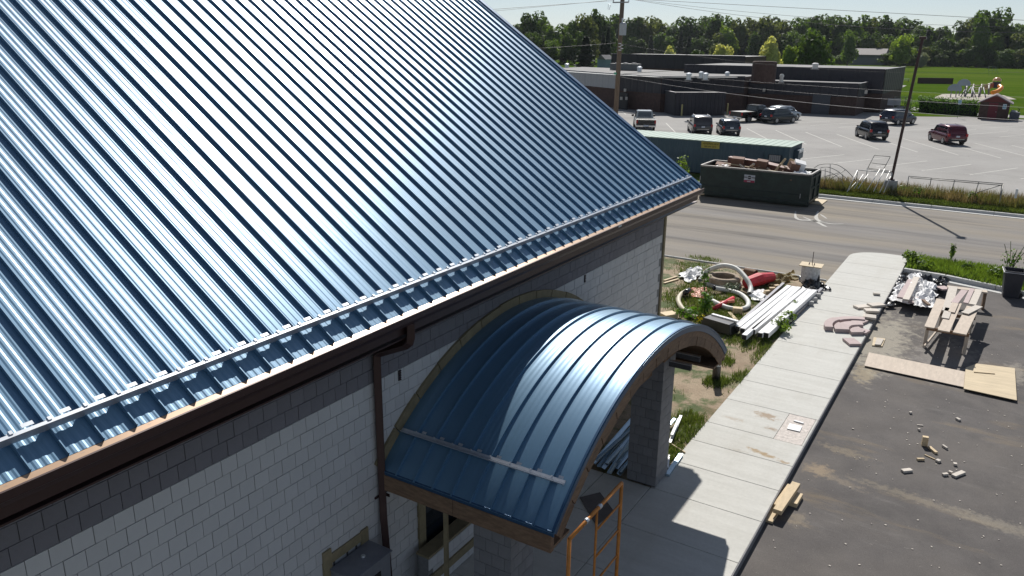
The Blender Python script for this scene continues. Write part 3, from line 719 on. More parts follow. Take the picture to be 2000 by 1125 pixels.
for i, (p, q) in enumerate((((1308,865),(1330,812)),((1300,838),(1318,818)),((1312,850),(1326,818)))):
    a = at(*p, .06+.04*i); b = at(*q, .12); s = MB(); s.bar(a, b, .06, .03); tag(s.build('trim_strip', M['vinyl'] if i != 1 else M['stud']), ('longest white metal trim strip sticking out behind the block column','blue grey trim strip beside the white ones by the block column','thin white trim strip on top by the block column')[i], 'trim strip')
board((1309,866),(1338,884),.03,.03,M['lumber'],'thin pale stick on the grass edge by the block column','stick','stick')
s = MB(); s.bar(at(1303,928,.03), at(1330,888,.03), .09, .05); tag(s.build('trim_strip', M['stud']), 'grey metal trim strip along the sidewalk edge at the foot of the column', 'trim strip')
s = MB(); s.bar(at(1304,915,.03), at(1306,890,.03), .05, .05); tag(s.build('trim_strip', M['vinyl']), 'short white trim strip standing on the grass right of the column', 'trim strip')

# scaffold frame
sf = thing('scaffold_frame', 'orange steel scaffold end frame with rungs standing by the canopy', 'scaffold', (0,0,0))
M['orange_paint'] = mat('worn_orange_paint', (.55, .21, .04), .55, .2, var=.3, scale=9)
XS = -3.75
# legs: tops measured on a plane across the walk
def sfp(px, py): return atx(px, py, XS)
TL, TR = sfp(1112, 1053), sfp(1213, 965)
zt = TL.z
for nm, p in (('post', TL), ('post', TR)):
    s = MB(); s.tube([(XS, p.y, 0), (XS, p.y, zt)], .026, 10); s.build(nm, M['orange_paint'], sf, smooth=True)
s = MB(); s.tube([(XS, TL.y, zt), (XS, TR.y, zt)], .026, 10); s.build('top_bar', M['orange_paint'], sf, smooth=True)
ym = TL.y+(TR.y-TL.y)*.5
s = MB(); s.tube([(XS, ym, .1), (XS, ym, zt-.03)], .018, 8); s.build('inner_post', M['orange_paint'], sf, smooth=True)
for k in range(4):
    z_ = zt-.32-.42*k
    s = MB(); s.tube([(XS, ym, z_), (XS, TR.y, z_)], .015, 8); s.build('rung', M['orange_paint'], sf, smooth=True)
s = MB(); s.tube([(XS, TL.y, .25), (XS, TR.y, .25)], .018, 8); s.build('rung', M['orange_paint'], sf, smooth=True)
for y_ in (TL.y+.3*(TR.y-TL.y), TL.y+.55*(TR.y-TL.y)):
    s = MB(); s.tube([(XS, y_-.03, zt), (XS, y_+.03, zt)], .034, 10); s.build('wrap', M['galv'], sf, smooth=True)

# ================= yard: right side =================
def slab_poly(px, z, h, m, label, cat, name, grp=None, bev=.004, tilt=0):
    s = MB(); P = [at(x, y, z) for x, y in px]; s.prism([(p.x, p.y) for p in P], z, z+h); return tag(s.build(name, m, bevel=bev), label, cat, grp)
YZ = Z0+.004
slab_poly([(1697,689),(1885,727),(1882,757),(1688,715)], YZ+.03, .018, M['ply'], 'long weathered plywood strip lying on the yard asphalt', 'plywood', 'plywood_sheet')
slab_poly([(1886,719),(1908,711),(1982,720),(1986,783),(1882,760)], YZ+.05, .018, M['ply2'], 'square fresh plywood sheet at the right end of the long strip', 'plywood', 'plywood_sheet')
board((1902,726.5),(1943,730),.03,.02,M['lumber'],'thin stick lying on the square plywood sheet','stick','stick', z=YZ+.07)
# tactile plate clutter
s = MB(); s.box(at(1552,835,.012), (.28,.3,.012), (0,0,.05)); tag(s.build('tile', M['vinyl']), 'white square tile lying on the dusty tactile plate', 'tile')
s = MB(); s.box(at(1560,824,.012), (.22,.05,.02), (0,0,-.1)); tag(s.build('tile_strip', M['vinyl']), 'short white strip above the square tile on the tactile plate', 'strip')
for i, (x, y, sx, sy) in enumerate(((1480,815,.42,.3),(1505,830,.3,.2),(1460,880,.5,.1),(1500,890,.6,.13),(1530,897,.2,.07))): pass
# wood blocks by the kerb
WB = [((1518,1000),(1555,946),.16,.09,'long pale timber board against the walk edge, top of the small pile',.12), ((1498,1018),(1532,968),.2,.05,'wide pale board lowest in the small pile by the walk edge',.0),
      ((1545,985),(1557,965),.22,.09,'short thick timber block right of the small pile by the walk edge',.0), ((1520,990),(1548,950),.2,.06,'pale board under the top board of the pile by the walk edge',.055)]
for p, q, w_, h, lb, z_ in WB: board(p, q, w_, h, M['lumber'], lb, 'timber block', 'timber_block', z=YZ+z_, grp='timber blocks beside the walk edge')
# offcuts scattered on the asphalt
OC = [((1805,866),(1806,851),0,'post'), ((1815,873),(1829,885),.07,'two joined'), ((1806,888),(1826,897),.03,'thin'), ((1830,901),(1835,899),.08,'small'), ((1791,897),(1805,897),.05,'slim'), ((1762,920),(1780,918),.1,'wedge'),
      ((1862,906),(1869,907),.08,'upper'), ((1841,927),(1851,926),.06,'left'), ((1862,930),(1882,922),.1,'largest'), ((1853,921),(1860,924),.06,'middle'), ((1776,806),(1781,806),.05,'lone far'), ((1868,817),(1875,821),.07,'lone right'), ((1791,830),(1803,831),.03,'flat'), ((1793,839),(1797,839),.05,'crumb'), ((1841,870),(1850,876),.05,'right thin'), ((1664,837),(1668,838),.03,'tiny left')]
for i, (p, q, w_, nm) in enumerate(OC):
    if i == 0:
        s = MB(); b0 = at(1805, 870, YZ); s.box(b0+Vector((0,0,.11)), (.12,.09,.22), (0,0,.2)); tag(s.build('wood_offcut', M['lumber'], bevel=.004), 'short square timber offcut standing upright on the asphalt', 'offcut'); continue
    lbs = {'two joined':'flat plank offcut in front of the upright one','thin':'thin pointed sliver of wood below the plank offcut','small':'small square offcut at the tip of the thin sliver','slim':'slim stone offcut left of the thin sliver','wedge':'wedge shaped stone offcut lying apart to the left of the group',
      'upper':'triangular stone offcut at the top of the right group','left':'small wedge offcut at the left of the right group','largest':'largest stone offcut with a slanted end in the right group','middle':'cube shaped offcut in the middle of the right group','lone far':'tiny pale chip alone between the plywood strip and the offcuts','lone right':'small pale wedge alone below the plywood sheets','flat':'flat grey chip above the upright offcut','crumb':'pale crumb just above the upright offcut','right thin':'thin white chip right of the plank offcut','tiny left':'tiny pale chip near the walk edge'}
    board(p, q, w_, .05 if w_ > .04 else .02, M['stone_l'] if i > 4 or i == 3 else M['lumber'], lbs[nm], 'offcut', 'offcut', z=YZ)
# curved cast stones and slabs along the walk edge
def arc_stone(cx, cy, r0, r1, a0, a1, z, h, m, label):
    c = at(cx, cy, 0); s = MB(); n = 6; P = [(c.x+r1*math.cos(R(a0+(a1-a0)*i/n)), c.y+r1*math.sin(R(a0+(a1-a0)*i/n))) for i in range(n+1)]
    P += [(c.x+r0*math.cos(R(a1-(a1-a0)*i/n)), c.y+r0*math.sin(R(a1-(a1-a0)*i/n))) for i in range(n+1)]
    s.prism(P, z, z+h); return tag(s.build('curved_stone', m, bevel=.012), label, 'stone', 'curved cast stones on the walk')
arc_stone(1690,650,.95,1.2,100,150,.0,.12,M['stone'],'long curved mauve stone at the top of the arc on the walk')
arc_stone(1690,650,.95,1.2,152,205,.0,.14,M['stone'],'curved mauve stone at the left of the arc on the walk')
arc_stone(1692,652,.55,.9,108,158,.0,.1,M['stone'],'flat curved stone inside the top of the arc')
arc_stone(1692,652,.5,.93,160,206,.0,.12,M['stone'],'flat curved stone inside the left of the arc')
arc_stone(1694,655,.12,.5,130,215,.0,.11,M['stone'],'innermost wide curved stone of the arc')
SS = [((1653,668),(1676,668),.5,.11,'stone','flat wide mauve slab at the near end of the stone arc'), ((1677,645),(1697,650),.35,.12,'stone','mauve slab with sharp corners at the kerb side of the arc'), ((1668,625),(1690,631),.45,.1,'stone','mauve slab between the arc and the stacked pale slabs'),
      ((1688,617),(1710,620),.35,.3,'stone_l','stack of pale slabs at the walk edge, near the arc'), ((1690,606),(1716,607),.28,.2,'stone_l','pale slab stack behind the nearest stack at the walk edge'),((1700,597),(1726,595),.3,.14,'stone_l','thin pale slabs leaning behind the stacks at the walk edge'),
      ((1672,600),(1695,598),.28,.12,'stone_l','pale slab lying left of the stacks on the walk'), ((1705,573),(1718,574),.14,.1,'stone_l','small grey block alone on the walk above the slab stacks')]
for p, q, w_, h, m_, lb in SS:
    o = thing('stone_slab', lb, 'stone slab', (0,0,0), group='cast stone slabs along the walk edge'); n_ = max(1, int(h/.1))
    for k in range(n_):
        a = at(*p, .01+k*.075+.035); b = at(*q, .01+k*.075+.035); s = MB(); d = Vector((random.uniform(-.03,.03), random.uniform(-.03,.03), 0)); s.bar(a+d, b+d, w_, .07); s.build('slab', M[m_], o, bevel=.006)
slab_poly([(1706,660),(1729,663),(1723,678),(1703,676)], YZ, .03, M['ply2'], 'small plywood square on the asphalt near the walk edge', 'plywood', 'plywood_piece')
slab_poly([(1712,661),(1726,664),(1720,675),(1708,674)], YZ+.034, .03, M['stone_l'], 'pale tile lying on the small plywood square', 'tile', 'tile')
# plastic covered pile
crumple('plastic_sheet', [(1757,540),(1802,537),(1806,598),(1738,590)], YZ+.1, .5, M['film'], 'white plastic sheet draped over the stone pile beside the kerb', 'plastic sheet', 26, 31, 2.2)
crumple('plastic_sheet', [(1790,545),(1825,560),(1830,600),(1785,600)], YZ+.2, .45, M['film'], 'rumpled white plastic sheet under the black plastic of the pile', 'plastic sheet', 26, 33, 2.6)
crumple('black_sheet', [(1795,545),(1855,550),(1845,572),(1805,566)], YZ+.1, .42, M['blackp'], 'shiny black plastic sheet bunched on top of the pile', 'plastic sheet', 26, 35, 3.)
crumple('black_sheet', [(1800,576),(1830,570),(1828,588),(1804,588)], YZ+.1, .3, M['blackp'], 'torn black plastic sheet in front of the pile', 'plastic sheet', 24, 36, 3.)
crumple('black_sheet', [(1757,540),(1780,534),(1772,550),(1752,556)], YZ+.2, .3, M['blackp'], 'black plastic bunched at the kerb corner of the pile', 'plastic sheet', 20, 37, 3.)
crumple('black_sheet', [(1735,580),(1748,578),(1745,596),(1728,600)], YZ+.1, .3, M['blackp'], 'black plastic scrap against the slab stacks at the walk edge', 'plastic sheet', 16, 38, 3.)
PS = [((1758,582),(1780,547),.22,.38,'stone','long mauve stone slab lying on the white plastic'), ((1769,586),(1790,542),.2,.4,'stone_l','long pale stone slab lying on the white plastic right of the mauve one'), ((1782,592),(1800,583),.3,.22,'stone','broken mauve slab at the near edge of the pile'), ((1803,586),(1815,596),.1,.3,'osb','dark red offcut sticking out of the pile'),
      ((1835,560),(1850,566),.4,.2,'stone','mauve slab at the right end of the pile'), ((1806,592),(1822,600),.2,.12,'stone_l','pale slab fragment at the front of the pile')]
for p, q, w_, z_, m_, lb in PS: board(p, q, w_, .06, M[m_], lb, 'stone slab', 'stone_slab', z=YZ+z_, grp='stone slabs of the covered pile')
# saw horse table with boards
tb_ = thing('work_table', 'rough timber work table with loose planks on long legs', 'table', (0,0,0))
TZ = YZ+.80
def tpl(p, q, w_, m_, nm='plank', z=TZ, h=.035):
    a = at(*p, z); b = at(*q, z); s = MB(); s.bar(a, b, w_, h); return s.build(nm, m_, tb_, bevel=.003)
tpl((1815,640),(1838,585),.26,M['ply']); tpl((1843,647),(1868,592),.3,M['ply'],z=TZ); tpl((1874,652),(1900,600),.34,M['ply'],z=TZ)
for p, top in (((1805,677),(1814,642)), ((1882,692),(1886,652)), ((1835,640),(1838,615)), ((1893,650),(1896,618))):
    a = at(*p, YZ); s = MB(); s.box(a+Vector((0,0,.38)), (.09,.1,.76), (0,0,.1)); s.build('leg', M['ply'], tb_, bevel=.003)
for p, q in (((1810,641),(1893,655)), ((1832,612),(1905,622))):
    a = at(*p, TZ-.07); b = at(*q, TZ-.07); s = MB(); s.bar(a, b, .04, .1); s.build('cross_rail', M['osb'], tb_)
a = at(1805,677,YZ+.15); b = at(1835,640,YZ+.15); s = MB(); s.bar(a, b, .04, .08); s.build('brace', M['ply'], tb_)
TBS = [((1849,608),(1862,560),.26,'stone_l','pale stone board on the far left end of the work table'), ((1864,592),(1884,567),.2,'stone','mauve stone board on the far end of the work table'), ((1886,592),(1899,564),.14,'stone','narrow mauve stone board beside the right pale board'),
       ((1899,595),(1912,566),.2,'stone_l','pale stone board at the far right end of the work table'), ((1858,610),(1866,592),.18,'ply','small plywood rectangle near the middle of the work table'), ((1884,612),(1912,598),.22,'stone_l','pointed pale board lying skewed over the right plank'), ((1846,622),(1853,602),.2,'stone_l','pale tile on the middle plank of the work table')]
for i, (p, q, w_, m_, lb) in enumerate(TBS): board(p, q, w_, .03, M[m_], lb, 'board', 'stone_board', z=TZ+.02+.012*(i % 3), grp='boards lying on the work table')
# second lower bench holding the far ends
b2 = thing('low_bench', 'dark low bench under the far ends of the stone boards', 'bench', at(1884, 606, YZ), .1)
s = MB(); s.box((0,.5,.6), (1.2,.3,.05)); s.build('top', M['ply'], b2)
for sx in (-.5, .55):
    s = MB(); s.box((sx,.5,.29), (.08,.3,.58)); s.build('leg', M['osb'], b2)
# trash bin
bn = thing('trash_bin', 'dark grey wheeled trash bin with a bag over its rim, standing on the yard', 'bin', at(1972, 578, YZ), .1)
bm_ = mat('dark_bin_plastic', (.035,.035,.045), .5)
s = MB(); P = []
for z_, hw, hd in ((0,.24,.27),(.12,.25,.28),(.9,.31,.33),(.95,.33,.35),(.98,.33,.35),(.98,.3,.32),(.3,.25,.28)):
    P.append([(x*hw, y*hd, z_) for x, y in ((-1,-.9),(-.9,-1),(.9,-1),(1,-.9),(1,.9),(.9,1),(-.9,1),(-1,.9),(-1,-.9))])
s.grid([list(r) for r in P]); s.add([(x*.25, y*.28, .3) for x, y in ((-1,-1),(1,-1),(1,1),(-1,1))], [(0,1,2,3)]); s.build('bin_body', bm_, bn, smooth=False)
s = MB(); s.tube([(-.345,-.35,.93),(.345,-.35,.93),(.35,.36,.95),(-.35,.36,.95)], .02, 6, closed=True); s.build('rim', M['film'], bn)
for y_ in (-.18,.18):
    s = MB(); s.tube([(.26,y_-.03,.11),(.26,y_+.03,.11)], .11, 14); s.build('wheel', M['blackp'], bn)
for k in (-.12, 0, .12):
    s = MB(); s.bx(k-.012, k+.012, -.315, -.29, .2, .8); s.build('rib', bm_, bn)

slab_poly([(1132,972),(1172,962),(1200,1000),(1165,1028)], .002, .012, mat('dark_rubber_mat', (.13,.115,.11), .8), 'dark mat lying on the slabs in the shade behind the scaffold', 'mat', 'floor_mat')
# ================= vehicles =================
M['tyre'] = mat('tyre_rubber', (.02, .02, .02), .8, var=.1)
M['rim'] = mat('alloy_rim', (.45, .46, .48), .35, .8, var=.05)
M['cglass'] = mat('car_glass', (.012, .016, .02), .05, var=0, spec=.9)
M['tail'] = mat('tail_light_red', (.4, .01, .015), .2, var=.1)
M['lamp'] = mat('head_lamp_glass', (.6, .62, .65), .1, var=.05)
M['plate'] = mat('licence_plate', (.6, .62, .66), .5, var=.05)
M['trimp'] = mat('dark_car_trim', (.03, .03, .032), .5)
M['chrome'] = mat('bumper_chrome', (.6, .6, .6), .15, 1.)
def paint(name, c, metal=.3):
    m = mat(name, c, .25, metal, var=.03); m.node_tree.nodes['Principled BSDF'].inputs['Coat Weight'].default_value = .5; m.node_tree.nodes['Principled BSDF'].inputs['Coat Roughness'].default_value = .04; return m
def sect(x, w, zb, zt, rnd=.1, crown=.02, tum=.94):
    return [(x, -w*.9, zb), (x, -w*.985, zb+.12), (x, -w, zb+(zt-zb)*.5), (x, -w*.985, zt-rnd*.9), (x, -w*tum, zt-.01), (x, -w*.5, zt+crown), (x, 0, zt+crown*1.2),
            (x, w*.5, zt+crown), (x, w*tum, zt-.01), (x, w*.985, zt-rnd*.9), (x, w, zb+(zt-zb)*.5), (x, w*.985, zb+.12), (x, w*.9, zb)]
def loft(mb, st, m=0):
    mb.grid([list(reversed(s)) for s in st], m)
    n = len(mb.v)-len(st)*len(st[0]); k = len(st[0])
    mb.f.append(tuple(range(n, n+k))); mb.m.append(m)
    e = n+(len(st)-1)*k; mb.f.append(tuple(reversed(range(e, e+k)))); mb.m.append(m)
    mb.f.append(tuple([n]+[n+i*k for i in range(1, len(st))]+[n+(len(st)-1)*k+k-1]+[n+i*k+k-1 for i in range(len(st)-2, -1, -1)])); mb.m.append(m)
def wheels(t, xf, xr, hw, r):
    for x in (xf, xr):
        for s_ in (-1, 1):
            s = MB(); s.tube([(x, s_*(hw-.2), r), (x, s_*(hw-.01), r)], r, 20); wl = s.build('wheel', M['tyre'], t, bevel=.02)
            s = MB(); s.tube([(x, s_*(hw-.05), r), (x, s_*(hw+.002), r)], r*.62, 16); rm = s.build('rim', M['rim'], wl)
            for k in range(5):
                a = k*math.tau/5; s = MB(); s.box((x+math.cos(a)*r*.36, s_*(hw+.004), r+math.sin(a)*r*.36), (r*.16, .006, r*.16), (0, math.pi/4-a, 0)); s.build('rim_gap', M['trimp'], wl)
            s = MB(); s.tube([(x, s_*(hw-.22), r+.03), (x, s_*(hw-.022), r+.03)], r*1.17, 20); s.build('wheel_arch', M['trimp'], t)
def suv(t, P, L=4.6, W=1.86, H=1.7, belt=1.02, nose=.98, kind='suv'):
    w = W/2; f = L/2; r = .35
    b = MB(); ws = []
    for x, k, zb, zt in ((-f, .86, .42, belt-.12), (-f+.08, .95, .32, belt-.04), (-f+.5, .99, .26, belt), (-.5, 1, .24, belt), (.55, 1, .24, belt), (f-1.15, .99, .24, belt-.01), (f-.7, .97, .26, nose-.04), (f-.25, .92, .3, nose-.14), (f-.04, .82, .36, nose-.3), (f, .74, .42, nose-.4)):
        ws.append(sect(x, w*k, zb, zt))
    loft(b, ws); b.build('body', P, t, smooth=True)
    rb, rf = (-f+.12, f-1.2)
    van = kind == 'van'
    g0 = MB(); tw = .80 if not van else .86
    for x, zt, k in ((-f+.1, belt+.02, .9), (-f+.32, H-.16, tw+.02), (-f+.5, H-.03, tw), (-.3, H, tw), (.35, H-.02, tw), (.75, H-.12, tw-.01), (f-1.05, belt+.0, .84)):
        q = .94 if x not in (-f+.1, f-1.05) else .9
        g0.v += [(x, -w*q, belt-.06), (x, -w*(q*.6+k*.4), (belt+zt)/2), (x, -w*k, zt-.04), (x, -w*k*.85, zt), (x, 0, zt+.025), (x, w*k*.85, zt), (x, w*k, zt-.04), (x, w*(q*.6+k*.4), (belt+zt)/2), (x, w*q, belt-.06)]
    n = 9
    for i in range(6):
        for j in range(8): g0.f.append((i*n+j, i*n+j+1, (i+1)*n+j+1, (i+1)*n+j)); g0.m.append(0)
    g0.f.append(tuple(reversed(range(9)))); g0.f.append(tuple(range(6*n, 7*n))); g0.m += [0, 0]
    g0.build('cabin', P, t, smooth=True)
    # windows set slightly proud of the cabin
    zb, zt = belt+.04, H-.14
    def side(x0, x1, x0t, x1t, s_):
        y0, y1 = s_*(w*.915+.012), s_*(w*(tw+.035)+.012)
        v = [(x0, y0, zb), (x1, y0, zb), (x1t, y1, zt), (x0t, y1, zt)]; v2 = [(p[0], p[1]-s_*.02, p[2]) for p in v]
        s = MB(); s.add(v+v2, [(0,1,2,3),(7,6,5,4),(0,4,5,1),(1,5,6,2),(2,6,7,3),(3,7,4,0)]); s.build('side_window', M['cglass'], t)
    for s_ in (-1, 1):
        side(-f+.4, -f+1.05, -f+.6, -f+1.08, s_); side(-f+1.15, -.08, -f+1.2, -.1, s_); side(.0, f-1.3, .0, .62, s_)
    s = MB(); s.add([(-f+.13-.012, -w*.76, belt+.06), (-f+.13-.012, w*.76, belt+.06), (-f+.33-.012, w*.68, H-.16), (-f+.33-.012, -w*.68, H-.16)], [(3,2,1,0)]); s.build('rear_window', M['cglass'], t)
    s = MB(); s.add([(f-1.07+.02, -w*.78, belt+.05), (f-1.07+.02, w*.78, belt+.05), (.8, w*.7, H-.12), (.8, -w*.7, H-.12)], [(0,1,2,3)]); s.build('windscreen', M['cglass'], t)
    wheels(t, f-.92, -f+.92, w, r)
    for s_ in (-1, 1):
        s = MB(); s.box((-f+.06, s_*w*.84, belt-.1), (.14, .2, .26)); s.build('tail_light', M['tail'], t, bevel=.02)
        s = MB(); s.box((f-.16, s_*w*.72, nose-.3), (.22, .3, .14), (0,0,-s_*.35)); s.build('headlight', M['lamp'], t, bevel=.02)
        s = MB(); s.box((f-1.35, s_*(w+.08), belt+.06), (.12, .2, .14)); s.build('mirror', P, t, bevel=.02)
        s = MB(); s.bar((-f+.6, s_*w*.7, H+.02), (.3, s_*w*.7, H+.03), .03, .04); s.build('roof_rail', M['rim'], t)
    s = MB(); s.box((-f+.02, 0, .5), (.16, W*.86, .2)); s.build('bumper', M['trimp'], t, bevel=.03)
    s = MB(); s.box((-f-.06, 0, .58), (.02, W*.6, .03)); s.build('bumper_strip', M['chrome'], t)
    s = MB(); s.box((-f-.005, 0, .8), (.03, .32, .14)); s.build('licence_plate', M['plate'], t)
def pickup(t, P, L=5.9, W=2.0, H=1.92, lower=None, chrome=False):
    w = W/2; f = L/2; r = .4; belt = 1.15
    b = MB(); ws = []
    for x, k, zt in ((.05-.35, .99, belt), (f-1.5, 1, belt), (f-.6, .98, belt-.04), (f-.1, .92, belt-.12), (f, .86, belt-.3)):
        ws.append(sect(x, w*k, .42, zt))
    loft(b, ws); b.build('body', P, t, smooth=True)
    bd = MB(); x0, x1 = -f+.05, -.32
    bd.bx(x0+.08, x1, -w+.0, -w+.09, .5, belt+.05); bd.bx(x0+.08, x1, w-.09, w, .5, belt+.05); bd.bx(x0+.08, x1, -w+.1, w-.1, .5, .72)
    bd.build('bed', P, t, bevel=.02)
    s = MB(); s.bx(x0, x0+.07, -w+.04, w-.04, .58, belt+.05); s.build('tailgate', lower or P, t, bevel=.02)
    s = MB(); s.bx(x0+.09, x1-.02, -w+.1, w-.1, belt, belt+.04); s.build('bed_cover', M['trimp'] if not chrome else P, t)
    g0 = MB(); tw = .8
    for x, zt, k in ((-.32, belt+.1, .9), (-.24, H-.05, tw), (.6, H, tw), (1.05, H-.08, tw), (f-1.25, belt, .86)):
        g0.v += [(x, -w*.93, belt-.05), (x, -w*k, zt-.05), (x, -w*k*.85, zt), (x, w*k*.85, zt), (x, w*k, zt-.05), (x, w*.93, belt-.05)]
    n = 6
    for i in range(4):
        for j in range(5): g0.f.append((i*n+j, i*n+j+1, (i+1)*n+j+1, (i+1)*n+j)); g0.m.append(0)
    g0.f.append(tuple(reversed(range(6)))); g0.f.append(tuple(range(24, 30))); g0.m += [0, 0]
    g0.build('cabin', P, t, smooth=False)
    for s_ in (-1, 1):
        for xa, xb in ((-.15, .5), (.58, 1.35)):
            v = [(xa, s_*(w*.915+.01), belt+.05), (xb, s_*(w*.915+.01), belt+.05), (min(xb, 1.05), s_*(w*(tw+.015)+.01), H-.14), (xa+.02, s_*(w*(tw+.015)+.01), H-.14)]
            s = MB(); s.add(v+[(p[0], p[1]-s_*.02, p[2]) for p in v], [(0,1,2,3),(7,6,5,4),(0,4,5,1),(1,5,6,2),(2,6,7,3),(3,7,4,0)]); s.build('side_window', M['cglass'], t)
        s = MB(); s.box((x0+.03, s_*(w-.08), belt-.16), (.1, .15, .34)); s.build('tail_light', M['tail'], t, bevel=.015)
        s = MB(); s.box((1.5, s_*(w+.12), belt+.12), (.12, .24, .22)); s.build('mirror', M['trimp'], t, bevel=.02)
        s = MB(); s.box((f-.08, s_*w*.74, belt-.3), (.14, .34, .2)); s.build('headlight', M['lamp'], t)
    s = MB(); s.add([(-.325, -w*.72, belt+.12), (-.325, w*.72, belt+.12), (-.262, w*.66, H-.16), (-.262, -w*.66, H-.16)], [(3,2,1,0)]); s.build('rear_window', M['cglass'], t)
    s = MB(); s.add([(f-1.24, -w*.78, belt+.06), (f-1.24, w*.78, belt+.06), (1.1, w*.7, H-.12), (1.1, -w*.7, H-.12)], [(0,1,2,3)]); s.build('windscreen', M['cglass'], t)
    wheels(t, f-1.0, -f+1.25, w, r)
    for s_ in ((-1, 1)):
        s = MB(); s.box((-f-.02, s_*w*.62, .56), (.2, w*.72, .2)); s.build('bumper', M['chrome'], t, bevel=.03)
    s = MB(); s.box((-f+.0, 0, .6), (.16, .5, .16)); s.build('licence_plate', M['plate'], t)
HA = math.atan2(.89, -.45); HB = math.atan2(.89, .45)
CP = {k: paint('paint_'+k, c) for k, c in dict(maroon=(.10,.008,.018), black=(.006,.006,.008), navy=(.008,.014,.035), green=(.006,.012,.016), white=(.42,.46,.5), grey=(.05,.06,.075), silver=(.32,.32,.31), taupe=(.06,.055,.055)).items()}
def veh(fn, name, label, cat, c, h, paintn, **kw):
    d = Vector((math.cos(h), math.sin(h))); t = thing(name, label, cat, (c[0], c[1], Z0-.003), h, 'vehicles parked in the school lot'); fn(t, CP[paintn], **kw); return t
def rear(x, y, h, off): return (x+math.cos(h)*off, y+math.sin(h)*off)
veh(suv, 'parked_car', 'maroon SUV parked alone at the right of the lot', 'car', rear(-4.35, 84.0, HA, 1.35), HA, 'maroon', L=4.65, H=1.72)
veh(suv, 'parked_car', 'black SUV parked left of the light pole with a red tail light showing', 'car', rear(-10.85, 83.5, HA, 1.35), HA, 'black', L=4.65, H=1.7)
veh(suv, 'parked_car', 'dark blue SUV parked behind the light pole near the school corner', 'car', rear(-11.75, 101.4, HB, 1.35), HB, 'navy', L=4.7, H=1.72)
veh(suv, 'parked_car', 'dark green black SUV parked between the black pickup and the white SUV', 'car', rear(-23.55, 94.4, HB, 1.35), HB, 'green', L=4.6, H=1.66)
veh(suv, 'parked_car', 'white SUV with a black roof partly hidden behind the dark SUV', 'car', (-23.4, 99.8), HB, 'white', L=4.4, H=1.64)
veh(pickup, 'parked_pickup', 'black pickup truck parked in front of the yellow bollards', 'pickup', rear(-26.7, 93.9, HB, 1.75), HB, 'black', L=5.9)
veh(suv, 'parked_car', 'dark grey hatchback with a bright roof parked beyond the trailer', 'car', rear(-23.45, 78.6, HA, 1.2), HA, 'grey', L=4.2, H=1.52, belt=.92, nose=.9)
veh(suv, 'parked_van', 'brown grey minivan parked beyond the trailer', 'van', rear(-26.15, 78.0, HA, 1.4), HA, 'taupe', L=5.0, H=1.78, W=1.98, kind='van')
veh(pickup, 'parked_pickup', 'silver pickup truck with chrome bumper nearest the blue roof edge', 'pickup', rear(-32.0, 77.6, HA, 1.7), HA, 'silver', L=5.8, lower=CP['black'], chrome=True)

# ================= trailer and dumpster =================
M['trailer'] = mat('blue_grey_trailer_siding', (.055, .095, .125), .5, .2, var=.15, scale=1.5)
M['trailer_top'] = mat('pale_green_trailer_roof', (.25, .34, .29), .7, .0, var=.06, scale=1)
tr = thing('storage_trailer', 'long blue grey site trailer with a pale green ribbed roof and a yellow sign', 'trailer', (0,0,Z0))
TX0, TX1, TY0, TY1, TZ1 = -26.8, -11.65, 52.0, 55.6, 2.42
s = MB(); s.bx(TX0, TX1, TY0+.04, TY1-.04, .25, TZ1-.06); s.build('core', M['trailer'], tr)
def siding(parent, x0, x1, y, z0, z1, m, w=.3, nrm=-1, axis='x', d=.03, name='panel', mx=290):
    n = int(round((x1-x0)/w)); w = (x1-x0)/n
    pm = MB()
    if axis == 'x': P = [[(a, b*nrm, z) for a, b in ((0, 0), (w*.12, d), (w*.5, d), (w*.62, 0), (w*.995, 0))] for z in (0, z1-z0)]
    else: P = [[(b*nrm, a, z) for a, b in ((0, 0), (w*.12, d), (w*.5, d), (w*.62, 0), (w*.995, 0))] for z in (0, z1-z0)]
    pm.grid(P); me = pm.mesh(name, m)
    for i in range(min(n, mx)):
        o = new(name, me, parent); o.location = (x0+w*i, y, z0) if axis == 'x' else (y, x0+w*i, z0)
siding(tr, TX0, TX1-.0, TY0+.03, .25, TZ1-.08, M['trailer'], .36)
siding(tr, TY0+.04, TY1-.04, TX1+.01, .25, TZ1-.08, M['trailer'], .36, 1, 'y')
rfm = MB(); wr = .45
rfm.grid([[(a, y, b) for a, b in ((0, 0), (.03, .018), (.06, .018), (.09, 0), (wr, 0))] for y in (TY0-.03, TY1+.03)]); rm = rfm.mesh('roof_rib', M['trailer_top'])
trr = MB(); trr.bx(TX0-.02, TX1+.02, TY0-.02, TY1+.02, TZ1-.06, TZ1-.002); trr = trr.build('roof', M['trailer_top'], tr)
x = TX0
while x < TX1-.1:
    o = new('roof_sheet', rm, trr); o.location = (x, 0, TZ1); x += wr
s = MB(); s.bx(TX1+.0, TX1+.35, 53.2, 54.6, 1.5, 2.1); s.build('air_conditioner', M['trailer'], tr, bevel=.02)
s = MB(); s.bx(TX1+.36, TX1+.375, 53.3, 54.5, 1.9, 2.05); s.build('air_conditioner_grille', M['galv'], tr)
